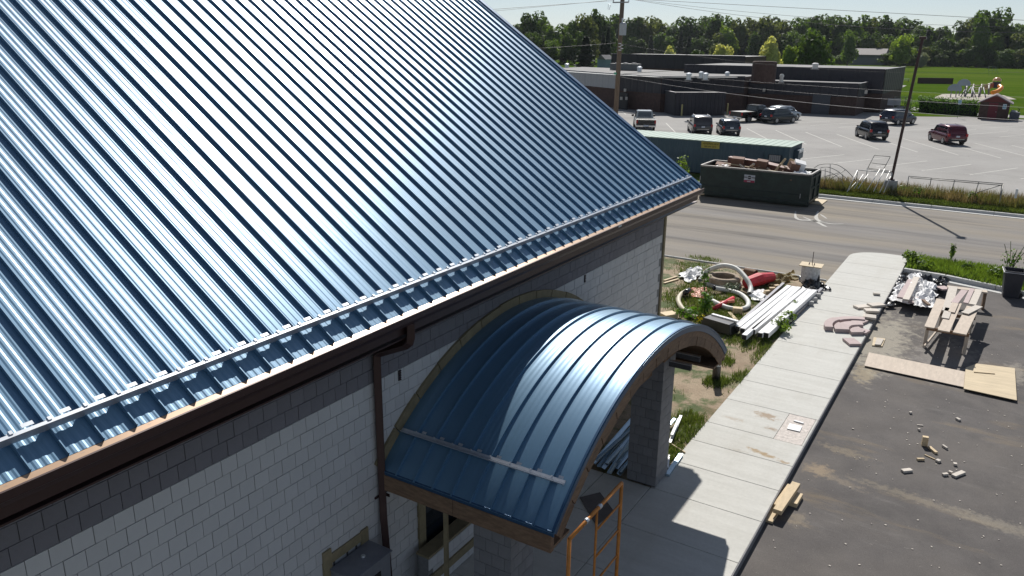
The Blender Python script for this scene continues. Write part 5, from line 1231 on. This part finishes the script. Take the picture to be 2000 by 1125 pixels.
def handisign(parent, x, y, z):
    s = MB(); s.bx(x-.2, x+.2, y-.03, y-.01, z-.3, z+.3); pl_ = s.build('sign_plate', mat('pale_sign_white', (.6,.66,.68), .5), parent)
    s = MB(); s.bx(x-.15, x+.15, y-.04, y-.032, z-.2, z+.2); q = s.build('sign_field', mat('sign_blue', (.08,.3,.42), .5), pl_)
    s = MB(); s.tube([(x+.07*math.cos(k*.7+2.6), y-.045, z-.05+.07*math.sin(k*.7+2.6)) for k in range(7)], .014, 5); s.tube([(x-.03, y-.045, z+.0), (x-.03, y-.045, z+.09)], .016, 5); s.tube([(x-.03, y-.045, z+.02), (x+.06, y-.045, z+.02), (x+.09, y-.045, z-.08)], .014, 5)
    s.build('wheelchair_symbol', M['vinyl'], pl_)
    s = MB(); s.tube([(x-.03, y-.046, z+.13), (x-.03, y-.04, z+.13)], .03, 8); s.build('symbol_head', M['vinyl'], pl_)
handisign(sd_, -1.05, SY0-.02, 1.65)
pk = at(1869.5, 231, Z0); t = thing('parking_sign', 'blue disabled parking sign on a green post before the hedge', 'sign', pk)
s = MB(); s.bar((0,0,0),(0,0,2.1),.06,.04); s.build('post', mat('green_post', (.03,.07,.05), .6), t); handisign(t, 0, -.03, 2.0)
# grey bin beside the shed
t = thing('waste_cart', 'dark grey waste container with open lid beside the shed', 'bin', (.15, 117.3, Z0))
s = MB(); s.box((0,0,.5), (1.0,.8,1.0), taper=1.12); s.build('tub', mat('cart_grey', (.05,.06,.08), .5), t, bevel=.03)
s = MB(); s.box((-.1,.1,1.05), (.7,.6,.25), (0.2,.2,0)); s.build('bag', M['whitep'], t, bevel=.08)
s = MB(); s.tube([(.3,.4,1.0),(.45,.3,1.35),(.2,.2,1.45)], .05, 6); s.build('lid_edge', M['black'], t)
# fence and barricades by the school corner
t = thing('chain_fence', 'grey pipe gate and fence posts at the school corner', 'fence', (0,0,Z0))
for px in (1744,1755,1765,1771,1777):
    p = at(px, 216, Z0); s = MB(); s.tube([(p.x,p.y,0),(p.x,p.y,1.9)], .05, 6); s.build('post', M['pipe_g'], t)
a = at(1744,216,Z0); b_ = at(1777,216,Z0)
for z_ in (1.85, 1.2, .3):
    s = MB(); s.tube([(a.x,a.y,z_),(b_.x,b_.y,z_)], .035, 5); s.build('rail', M['pipe_g'], t)
for i, (px, py) in enumerate(((1740,203),(1753,203))):
    p = aty(px, 199, 119+i); s = MB(); s.box(p, (.8,.06,.9)); tag(s.build('notice_board', M['whitep']), '%s pale notice board on the fence at the school corner' % ('left','right')[i], 'notice board')
# playground
M['slate'] = mat('grey_play_panel', (.30,.35,.42), .6, var=.05)
M['navyp'] = mat('dark_play_tube', (.02,.03,.06), .5); M['orangep'] = mat('orange_slide', (.9,.28,.01), .35); M['tanp'] = mat('tan_play_post', (.4,.33,.2), .6)
def P3(px, py, y): return aty(px, py, y)
for i, (px, py, y, r, lb) in enumerate(((1865,173,166,1.15,'lower left fan shaped grey backboard in the playground'), (1883,163,171,1.1,'upper right fan shaped grey backboard in the playground'))):
    c = P3(px, py, y); t = thing('backboard', lb, 'backboard', (c.x, c.y, Z0))
    poly = [(r*math.cos(R(a)), r*.8*math.sin(R(a))) for a in range(-20, 201, 20)]; s = MB()
    n = len(poly); zc = c.z-Z0-.1
    s.add([(x, -.05, zc+z) for x, z in poly]+[(x, .05, zc+z) for x, z in poly], [tuple(range(n)), tuple(reversed(range(n, 2*n)))]+[((k+1)%n, k, n+k, n+(k+1)%n) for k in range(n)]); s.build('board', M['slate'], t)
    for dx in (-.5, .35):
        s = MB(); s.tube([(dx,.15,0),(dx*.9,.1,zc)], .09, 8); s.build('post', mat('pale_play_post', (.22,.22,.22), .6), t)
cf = thing('climbing_frame', 'playground climbing frame with dark slanted legs and tan rails', 'climbing frame', (0,0,0))
def seg(p, q, y, y2, r, m, nm):
    s = MB(); s.tube([P3(p[0],p[1],y), P3(q[0],q[1],y2)], r, 8); s.build(nm, m, cf, smooth=True)
for p, q in (((1887,171),(1876,190)),((1888,172),(1884,192)),((1897,170),(1884,190)),((1899,170),(1897,194)),((1900,171),(1906,192)),((1913,171),(1911,193)),((1921,171),(1925,190))): seg(p, q, 172, 168, .09, M['navyp'], 'leg')
for p, q in (((1902,165),(1899,190)),((1918,165),(1912,192)),((1932,164),(1931,184)),((1890,165),(1883,190))): seg(p, q, 174, 171, .16, mat('pale_play_post2', (.22,.21,.2), .6), 'post')
for p, q in (((1902,167),(1917,167)),((1893,166),(1903,166)),((1890,175),(1930,175)),((1903,181),(1916,181)),((1918,165),(1932,165)),((1900,171),(1920,172))): seg(p, q, 173, 173, .07, M['tanp'], 'rail')
for p, q in (((1922,169),(1942,161)),((1924,173),(1942,164))): seg(p, q, 175, 176, .22, M['tanp'], 'bridge_rail')
for p in ((1936,164),(1940,162)): seg(p, (p[0]-1, p[1]+9), 175, 175, .12, mat('red_play_panel', (.35,.06,.03), .6), 'panel')
s = MB(); s.tube([P3(1945,172,176), P3(1947,160,176)], .62, 12, radii=[.5,.68]); s.build('tower', M['navyp'], cf)
c = P3(1947.5,158,176); s = MB(); s.lathe([(.72,0),(.65,.35),(.3,.6),(0,.65)], 14, tuple(c)); s.build('dome', mat('orange_white_dome', (.75,.4,.2), .3), cf, smooth=True)
s = MB(); s.tube(rope([P3(1952,168,174), P3(1956,171,173), P3(1953,175,172), P3(1946,179,171), P3(1938,181,170)], 5), .36, 10); s.build('slide', M['orangep'], cf, smooth=True)
s = MB(); s.tube([P3(1950,150,176), P3(1948,160,176)], .04, 5); s.build('mast', M['navyp'], cf)
a = at(1792,163,Z0); b_ = at(1860,164,Z0); s = MB(); s.bar((a.x,a.y,.55),(b_.x,b_.y,.55),.4,1.4); tag(s.build('low_brown_wall', mat('brown_board_wall', (.06,.04,.035), .9)), 'long low brown wall standing in the mown field', 'wall')
for i, (px, py) in enumerate(((1754,158),(1767,160))):
    p = at(px, py, Z0); t = thing('picnic_table', '%s picnic table on the grass beside the school hall' % ('dark','green')[i], 'picnic table', p)
    cm_ = M['black'] if i == 0 else mat('green_table', (.05,.14,.09), .6)
    s = MB(); s.bx(-1.1,1.1,-.45,.45,.72,.78); s.build('table_top', cm_, t)
    for sy in (-.85,.85):
        s = MB(); s.bx(-1.1,1.1,sy-.15,sy+.15,.42,.47); s.build('seat', cm_, t)
    for sx in (-.8,.8):
        s = MB(); s.bar((sx,-.8,.0),(sx,.2,.72),.06); s.bar((sx,.8,.0),(sx,-.2,.719),.06); s.build('leg_frame', M['black'], t, kind='stuff')
bsx = []
for px, py, px2, py2 in ((1930,130,1932,148),(1945,130,1943,148),(1930,130,1945,130),(1930,138,1945,138),(1938,130,1938,148),(1945,130,1950,146)): bsx.append([P3(px,py,300), P3(px2,py2,300)])
frame_thing('backstop', 'faint grey chain link backstop standing in the far field', bsx, .04, mat('faint_grey_pipe', (.2,.26,.2), .7), 'backstop')
# barn and house at the tree line
a, b_ = at(1657,121.5,Z0), at(1727,121.5,Z0); yb = a.y
bn_ = thing('barn', 'long grey barn with a wide pale roof in front of the far trees', 'barn', (0,0,Z0))
x0_, x1_ = aty(1657,121,430).x, aty(1725,121,430).x; zt_ = aty(1690,106,430).z-Z0; zr2 = aty(1690,94.5,437).z-Z0
s = MB(); s.bx(x0_, x1_, 430, 444, 0, zt_); s.build('wall', mat('grey_barn_wall', (.1,.12,.13), .8, var=.15, scale=.5), bn_)
s = MB(); s.add([(x0_-.6,429.4,zt_-.2),(x1_+.6,429.4,zt_-.2),(x1_+.6,437,zr2),(x0_-.6,437,zr2),(x1_+.6,444.6,zt_-.2),(x0_-.6,444.6,zt_-.2)], [(0,1,2,3),(3,2,4,5),(1,4,2),(0,3,5)]); s.build('roof', mat('pale_barn_roof', (.24,.22,.21), .8), bn_)
for k in range(4):
    xx = x0_+(x1_-x0_)*(k+.5)/4; s = MB(); s.bx(xx-2, xx+2, 429.85, 429.95, .1, zt_*.7); s.build('door', mat('barn_door', (.13,.15,.17), .8), bn_)
hs_ = thing('house', 'small pale blue house half hidden by the trees left of the pole', 'house', tuple(at(1174,129,Z0)))
hp = aty(1174,129,260)
hs_.location = (hp.x, 260, Z0); hs_.scale = (.5, .8, .75); s = MB(); s.bx(-3,3,0,8,0,4.6); s.build('wall', mat('pale_blue_siding', (.14,.22,.28), .8), hs_)
s = MB(); s.add([(-3.4,-.4,4.4),(3.4,-.4,4.4),(3.4,8.4,4.4),(-3.4,8.4,4.4),(0,-.4,6.4),(0,8.4,6.4)], [(0,1,4),(1,2,5,4),(2,3,5),(3,0,4,5)]); s.build('roof', mat('house_shingle', (.12,.12,.13), .9), hs_)

# ================= trees =================
def leafmat(name, c, v=.3, r=.25):
    m = mat(name, c, .65, var=v, scale=.25, rnd=r, spec=.25); n = m.node_tree
    p = n.nodes['Principled BSDF']; return leafy(m, .4, 2.)
LM = {'dark': leafmat('dark_leaves', (.045,.085,.022)), 'mid': leafmat('green_leaves', (.07,.13,.025)), 'bright': leafmat('bright_green_leaves', (.13,.21,.03)), 'pale': leafmat('pale_yellow_leaves', (.36,.4,.17)), 'fir': leafmat('fir_needles', (.022,.045,.025)), 'grey': leafmat('silver_leaves', (.16,.2,.15)), 'olive': leafmat('olive_leaves', (.085,.115,.04))}
M['bark'] = mat('tree_bark', (.09,.07,.055), .95, var=.2)
def crown_broad(seed, n=1700, lumps=15, tall=1.):
    """unit crown: radius ~1, height 0..2*tall"""
    rg = random.Random(seed); b = MB()
    for i in range(lumps):
        a = rg.random()*6.28; h = rg.random(); rr = (.78-.45*abs(h-.38))*rg.uniform(.35, 1.)
        c = (math.cos(a)*rr*.85, math.sin(a)*rr*.85, (.3+1.45*h)*tall); q = rg.uniform(.26,.46)
        leafcloud(b, c, (q, q, q*.9*max(1, tall*.8)), n//lumps, .15, rg, shell=.7)
    leafcloud(b, (0,0,.95*tall), (.5,.5,.78*tall), n//5, .2, rg, shell=.75)
    return b
def crown_cone(seed, n=1500, w=.42):
    rg = random.Random(seed); b = MB()
    for i in range(n):
        h = rg.random()**.8; r = w*(1-h)*(.75+.25*math.sin(h*44))+.02; a = rg.random()*6.28; rr = r*(.6+.4*rg.random())
        p = Vector((math.cos(a)*rr, math.sin(a)*rr, 2*h-.04*rr)); s_ = .09*rg.uniform(.7,1.5)
        u = Vector((math.cos(a), math.sin(a), -.35)).normalized(); v = Vector((-math.sin(a), math.cos(a), rg.uniform(-.5,.5))).normalized()
        b.add([p-u*s_, p+v*s_*.5, p+u*s_, p-v*s_*.5], [(0,1,2,3)])
    return b
def core(b, rad, zc):
    P = []
    for i in range(9):
        t = math.pi*i/8; P.append([(math.sin(t)*math.cos(k*math.pi/6)*rad[0]*(1+.25*mn.noise((i,k%12,3))), math.sin(t)*math.sin(k*math.pi/6)*rad[0]*(1+.25*mn.noise((i,k%12,7))), zc+math.cos(t)*rad[1]) for k in range(13)])
    b.grid(P)
CR_ = {}
for k in range(5):
    for mk in ('dark','mid','olive','bright','pale'):
        b = crown_broad(10+k, tall=1.+.12*(k%3)); core(b, (.45,.7), .95*(1.+.12*(k%3))); CR_[('b', k, mk)] = b.mesh('crown', LM[mk]) if True else None
for k in range(2):
    b = crown_cone(30+k); core(b, (.16,.8), .85); CR_[('c', k, 'fir')] = b.mesh('crown', LM['fir'])
    pass
b = crown_broad(60, 900, 9); core(b, (.5,.7), .9); CR_[('s', 0, 'grey')] = b.mesh('crown', LM['grey'])
trm = MB(); trm.tube([(0,0,-.02),(0,0,.5),(.02,0,1.)], .1, 7, radii=[.1,.07,.035], caps=False)
for k in range(4):
    a = k*1.6; trm.tube([(0,0,.5+.08*k),(math.cos(a)*.25,math.sin(a)*.25,.8+.08*k)], .02, 5, radii=[.035,.012], caps=False)
trm = trm.mesh('trunk', M['bark'])
NT = [0]
def tree(px, pytop, Y, wpx, kind, mk, label, group=None, base=.08, zb=Z0, k=None):
    top = aty(px, pytop, Y); H = top.z-zb; dpt = Vector((top.x, Y)).length; r = wpx/2*dpt/1546/1.12*(1. if kind in 'bs' else 1.9)
    NT[0] += 1; k = (NT[0]*7) % (5 if kind == 'b' else 1 if kind == 's' else 2) if k is None else k
    t = thing('tree', label, 'tree', (top.x, Y, zb), random.random()*6.28, group)
    ch = H*(1-base); kk = 2*(1.+.12*(k%3)) if kind == 'b' else 2.
    c = new('crown', CR_[(kind, k, mk)], t); c.location = (0, 0, H*base); c.scale = (r, r, ch/(kk*.97))
    tk = new('trunk', trm, t); tk.scale = (r*.55, r*.55, H*.6); return t
def at_top(px): return 83+.0116*(px-1000)
rt = random.Random(3)
prof = [(930,52),(985,50),(1010,40),(1040,25),(1060,32),(1082,44),(1105,45),(1125,33),(1145,30),(1165,16),(1185,26),(1205,26),(1240,26),(1262,34),(1290,34),(1316,38),(1343,31),(1362,42),(1384,31),(1402,26),(1425,27),(1450,33),(1475,31),(1500,34),(1522,31),(1545,36),(1565,33),(1588,27),(1605,31),(1630,31),(1650,26),(1670,28),(1690,36),(1712,36),(1735,28),(1758,29),(1780,36),(1803,43),(1825,53),(1850,50),(1885,37),(1905,34),(1922,20),(1940,19),(1962,38),(1980,46),(2000,45),(2025,40),(2050,38),(2080,44),(2110,40)]
def nth(n): return '%d%s' % (n, 'th' if 10 < n % 100 < 14 else {1:'st',2:'nd',3:'rd'}.get(n % 10, 'th'))
OC_ = [0]*5
for i, (x, y) in enumerate(prof):
    Yt = 470+rt.uniform(-15, 25) if x > 1190 else 330+rt.uniform(-15, 20)
    mk = rt.choice(['dark','dark','mid','olive']) if x > 1190 else rt.choice(['mid','mid','olive','dark'])
    left = x < 1200
    OC_[0 if left else 1] += 1
    tree(x, y, Yt, rt.uniform(58, 84), 'b', mk, ('tall leafy skyline tree, %s from the left of those left of the pole' % nth(OC_[0])) if left else ('tall leafy skyline tree, %s to the right of the utility pole' % nth(OC_[1])), 'trees of the far tree line, ' + ('left of the pole' if left else 'above the school' if x < 1620 else 'behind the field'), .05)
for i in range(62):
    x = 945+i*19+rt.uniform(-6, 6)
    yt = rt.uniform(60, 84)
    if 1640 < x < 1735: yt = rt.uniform(58, 70)
    left = x < 1200; Yt = (300 if left else 446)+rt.uniform(-8, 10)
    cf_ = rt.random() < .13; OC_[2 if cf_ else 3] += 1
    if cf_: tree(x, yt-8, Yt, 30, 'c', 'fir', 'dark conifer before the skyline trees, %s conifer from the left' % nth(OC_[2]), 'conifers in the far tree line', .0)
    else: tree(x, yt, Yt, rt.uniform(48, 66), 'b', rt.choice(['dark','mid','olive','dark']), 'lower leafy tree before the skyline trees, %s from the left' % nth(OC_[3]), 'lower trees of the far tree line', .0)
for i in range(40):
    x = 1600+i*13+rt.uniform(-4, 4)
    if 1650 < x < 1735: continue
    OC_[4] += 1
    tree(x, rt.uniform(88, 108), 432+rt.uniform(-4, 4), rt.uniform(38, 54), 'b', rt.choice(['dark','mid','olive','dark','mid']), 'low bushy tree at the field edge, %s from the left' % nth(OC_[4]), 'bushy trees at the foot of the tree line', -.04)
# singled out trees
tree(1145, 73, 240, 66, 'c', 'fir', 'broad dark spruce left of the utility pole', None, .0)
tree(1306, 87, 190, 44, 'b', 'pale', 'pale yellow green tree nearest the utility pole, smallest of the three pale ones', None, .02, k=0)
tree(1413, 79, 190, 56, 'b', 'pale', 'pale yellow green pointed tree, middle of the three pale ones', None, .02, k=1)
tree(1510, 69, 190, 76, 'b', 'pale', 'largest pale yellow green tree, right of the three pale ones', None, .02, k=0)
tree(1590, 53, 230, 108, 'b', 'mid', 'big round dark green maple behind the school hall', None, -.02, k=0)
tree(1545, 82, 226, 44, 'b', 'bright', 'bright green lower tree against the left of the big maple', None, -.02, k=1)
tree(1664, 54, 400, 42, 'b', 'mid', 'tall narrow green tree left of the barn', None, -.02, k=2)
tree(1766, 69, 415, 60, 'b', 'bright', 'round bright green tree right of the barn', None, -.04, k=3)
tree(1803, 102, 405, 36, 's', 'grey', 'silver grey willow shrub beside the light pole top', None, -.1)
tree(1722, 83, 445, 34, 'b', 'olive', 'olive tree peeking over the right end of the barn roof', None, .0, k=4)
tree(1425, 48, 440, 58, 'b', 'bright', 'yellow green tree above the middle pale tree', None, .1, k=2)
tree(1364, 92, 210, 50, 'b', 'dark', 'dark round tree between the two smaller pale trees', None, .0, k=1)
tree(1925, 18, 438, 50, 'b', 'mid', 'tallest feathery tree at the right of the tree line', None, .1, k=2)
sheet('meadow_strip', [(-300,426),(200,426),(200,434),(-300,434)], Z0+.05, mat('pale_tall_grass', (.16,.19,.05), .9, var=.2, scale=.2), .05)

# ================= grass and weeds =================
def blades(name, spots, h, m, w=.02, lean=.4, seed=1, hv=.5):
    rg = random.Random(seed); vs = []; fs = []; i = 0
    for (x, y, z) in spots:
        hh = h*(1-hv+rg.random()*2*hv*.9); a = rg.random()*6.28; l = rg.uniform(0, lean)*hh; b_ = rg.random()*6.28; ww = w*rg.uniform(.6,1.4)
        dx, dy = math.cos(a)*ww/2, math.sin(a)*ww/2; lx, ly = math.cos(b_)*l, math.sin(b_)*l
        vs += [(x-dx,y-dy,z),(x+dx,y+dy,z),(x+lx,y+ly,z+hh)]; fs.append((i,i+1,i+2)); i += 3
    me = bpy.data.meshes.new(name); me.from_pydata(vs, [], fs); me.materials.append(m); me.update(); o = new(name, me); return o
rg = random.Random(9)
def inpatch(px, py, n, rx, ry, out):
    c = at(px, py, 0)
    for _ in range(n):
        a = rg.random()*6.28; r = math.sqrt(rg.random())*rg.uniform(.6,1); x = c.x+math.cos(a)*rx*r; y = c.y+math.sin(a)*ry*r
        if x < -4.85: out.append((x, y, -.03))
sp = []
for (px, py, n, rx, ry) in ((1330,575,900,.7,1.5),(1345,600,900,.8,1.3),(1395,580,1500,.9,1.8),(1420,620,900,.8,.9),(1380,612,900,.7,1.),(1440,590,700,.7,1.2),(1365,560,500,.8,1.),(1360,640,600,.6,.8),(1470,670,450,.4,1.),(1490,690,380,.3,1.1),(1410,705,500,.4,.5),(1400,745,700,.4,.5),(1448,735,300,.3,.6),(1440,665,500,.5,.6),
    (1355,830,500,.4,.7),(1330,850,500,.35,.6),(1345,815,300,.4,.5),(1315,885,500,.3,.5),(1400,690,300,.5,.5),(1360,520,400,1.2,.8),(1375,505,300,.8,.4),(1350,530,300,.6,.5),(1510,650,500,.3,1.2),(1530,635,300,.25,1.)): inpatch(px, py, int(n*1.4), rx, ry, sp)
for _ in range(9000):
    x = rg.uniform(-16, -4.88); y = rg.uniform(13.5, 30)
    if mn.noise((x*.9, y*.9, 5.)) > .12: sp.append((x, y, -.03))
tag(blades('lawn_grass', sp, .11, M['gblade'], .022, .7), 'patchy green grass growing on the sandy lawn', 'grass', kind='stuff')
sp = [(rg.uniform(-2.6, 5.5), rg.uniform(33.9, 36.0), 0) for _ in range(15000)]; sp = [p for p in sp if p[1] > 33.8-max(0, p[0]+1.2)*.35 and mn.noise((p[0]*.8, p[1]*1.2, 2.)) > -.28]
sp += [(rg.uniform(-2.6, 5.5), 33.9-max(0,0), 0) for _ in range(0)]
for _ in range(9000):
    x = rg.uniform(-1, 5.5); y = rg.uniform(31.8, 34)
    if y > 33.75-max(0, x+1.2)*.36: sp.append((x, y, 0))
tag(blades('island_grass', sp, .17, M['leafb'], .035, .7, 2), 'green grass and weeds filling the kerbed island', 'grass', kind='stuff')
sp = []; sd2 = []
for _ in range(52000):
    x = rg.uniform(-10.6, 4); y = rg.uniform(49.2, 52.6); t_ = (y-49.2)/3.4
    n_ = mn.noise((x*.5, y*.8, 1.))
    if t_ < .3: sp.append((x, y, 0))
    elif rg.random() < .62+.3*n_: sd2.append((x, y, 0))
    else: sp.append((x, y, 0))
tag(blades('verge_grass', sp, .16, M['gblade'], .04, .6, 3), 'short green grass at the kerb side of the verge', 'grass', kind='stuff')
sd2 = [p for p in sd2 if mn.noise((p[0]*1.3, p[1]*1.3, 8.)) > rg.uniform(-.55, .15)]
sda = [p for p in sd2 if mn.noise((p[0]*.7, p[1]*.9, 4.))+rg.uniform(-.3,.3) > .05]; sdb_ = set(sda); sdb = [p for p in sd2 if p not in sdb_]
tag(blades('dry_tall_grass', sda, .52, leafy(mat('dry_straw_grass', (.19,.16,.1), .8, var=.3, scale=1.2, rnd=.4), .3, 1.4), .04, .5, 4, .75), 'tall dry brown grass along the far side of the verge', 'grass', kind='stuff')
tag(blades('tall_green_grass', sdb, .5, leafy(mat('dull_green_grass', (.12,.135,.055), .8, var=.3, scale=1.2, rnd=.4), .3, 1.5), .04, .5, 6, .75), 'tall dull green grass mixed into the brown grass of the verge', 'grass', kind='stuff')
def weed(px, py, z, r, h, m, label, n=60, leaf=.12, cat='weed', stems=5, seed=None):
    c = at(px, py, z); rg2 = random.Random(seed or int(px*7+py)); t = thing('weed_plant', label, cat, c)
    s = MB()
    for k in range(stems):
        a = k*2.4; s.tube([(0,0,-.02),(math.cos(a)*r*.4,math.sin(a)*r*.4,h*.6),(math.cos(a)*r*.7,math.sin(a)*r*.7,h)], .012, 4, radii=[.012,.009,.004])
    s.build('stems', M['gblade'], t, kind='stuff')
    b = MB(); leafcloud(b, (0,0,h*.55), (r,r,h*.5), n, leaf, rg2, shell=.3); b.build('leaves', m, t, kind='stuff'); return t
weed(1377,615,0,.28,.75,M['leaf'],'tall dark weed growing on the lawn between the pipes',150,.12)
weed(1375,570,0,.2,.9,M['leaf'],'tall thin weed in front of the pipe arch',90,.1)
weed(1430,570,0,.4,.35,mat('grey_green_leaf',(.2,.24,.14),.7,var=.2),'greyish low weed between the arch and the loop',110,.08)
weed(1367,632,0,.15,.3,M['yellow_flower'],'yellow flowering weed at the near end of the yellowed pipe',20,.09)
weed(1525,648,0,.35,.45,M['leafb'],'leafy green weed at the near end of the right frame rail',160,.12)
weed(1551,606,0,.12,.35,M['leafb'],'small green weed poking up between the right rail and the posts',40,.1)
weed(1536,628,0,.3,.35,M['leafb'],'leafy weed beside the sidewalk edge next to the white posts',110,.12)
weed(1470,655,0,.15,.2,M['leaf'],'small weed under the lowest white post',40,.08)
weed(1345,620,0,.5,.3,M['leaf'],'low broad weed patch near the building corner block',160,.12)
for i, (px, py, r, h) in enumerate(((1785,516,.5,.5),(1805,524,.4,.35),(1775,512,.3,.5),(1857,510,.12,.75),(1945,540,.4,.35),(1890,528,.3,.3))):
    weed(px, py, 0, r, h, M['leafb'], ['bushy weed at the left end of the kerbed island','second bushy weed in the kerbed island','leafy weed at the tip of the island beside the walk','single tall thin weed on the kerbed island','low bushy weed left of the trash bin in the island','small weed in the middle of the island'][i], int(300*r+40), .12)
rg3 = random.Random(4); c = at(1968, 545, 0); t = thing('weed_plant', 'tall sparse weed with long seed stems behind the trash bin', 'weed', c); s = MB()
for k in range(16):
    a = rg3.random()*6.28; r = rg3.uniform(.1,.6); h = rg3.uniform(.7,1.5); s.tube([(0,0,0),(math.cos(a)*r*.4,math.sin(a)*r*.4,h*.6),(math.cos(a)*r,math.sin(a)*r,h)], .01, 4)
s.build('stems', M['gblade'], t, kind='stuff'); s = MB(); leafcloud(s, (0,0,.7), (.45,.4,.6), 110, .1, rg3, shell=.2); s.build('leaves', M['leaf'], t, kind='stuff')
for i, (px, py, r, h, m_) in enumerate(((1676,372,.5,.45,'leafb'),(1700,378,.6,.35,'leafb'),(1725,380,.6,.35,'leafb'),(1768,382,.55,.6,'leafb'),(1790,386,.5,.6,'leaf'),(1897,398,.3,.7,'leafb'),(1745,384,.5,.3,'leafb'))):
    weed(px, py, 0, r, h, M[m_], ['bushy green weed at the foot of the tipped frame','low weed right of the tipped frame foot','low weed patch left of the pole base','bright leafy weed in front of the pole base','dark leafy weed right of the pole base','leafy weed below the long low frame','low green weed just left of the pole base'][i], 230, .16)
c = at(1349, 352, 0); c = Vector((-15.6, 44.0, Z0)); t = thing('weed_plant', 'leafy shrub rising behind the corner of the blue roof', 'shrub', (-16.6, 46.5, Z0)); b = MB(); leafcloud(b, (0,0,1.3), (.5,.5,.9), 220, .16, rg3, shell=.3); b.build('leaves', M['leafb'], t, kind='stuff')
s = MB(); s.tube([(0,0,0),(0,0,1.6)], .03, 5); s.build('stem', M['bark'], t)

# small chips of stone and wood strewn over the yard
b = MB(); rg4 = random.Random(12)
for _ in range(330):
    x = rg4.uniform(-2.4, 4.5); y = rg4.uniform(8.5, 27); r = rg4.uniform(.006, .018); b.box((x, y, YZ+.004), (r*2, r*1.4, .008), (0,0,rg4.random()*3))
tag(b.build('stone_chips', M['stone_l']), 'tiny pale stone chips strewn over the asphalt yard', 'chips', kind='stuff')

# light summer haze
hz = MB(); hz.bx(-700, 700, -60, 620, -4, 45); hm_ = bpy.data.materials.new('haze_air'); hm_.use_nodes = True
hn = hm_.node_tree; hn.nodes.remove(hn.nodes['Principled BSDF']); pv = hn.nodes.new('ShaderNodeVolumePrincipled'); pv.inputs['Color'].default_value = (.85, .92, 1, 1); pv.inputs['Density'].default_value = .00005; pv.inputs['Anisotropy'].default_value = .3
hn.links.new(pv.outputs[0], hn.nodes['Material Output'].inputs['Volume']); tag(hz.build('haze', hm_), 'thin summer haze filling the air', 'haze', kind='stuff')
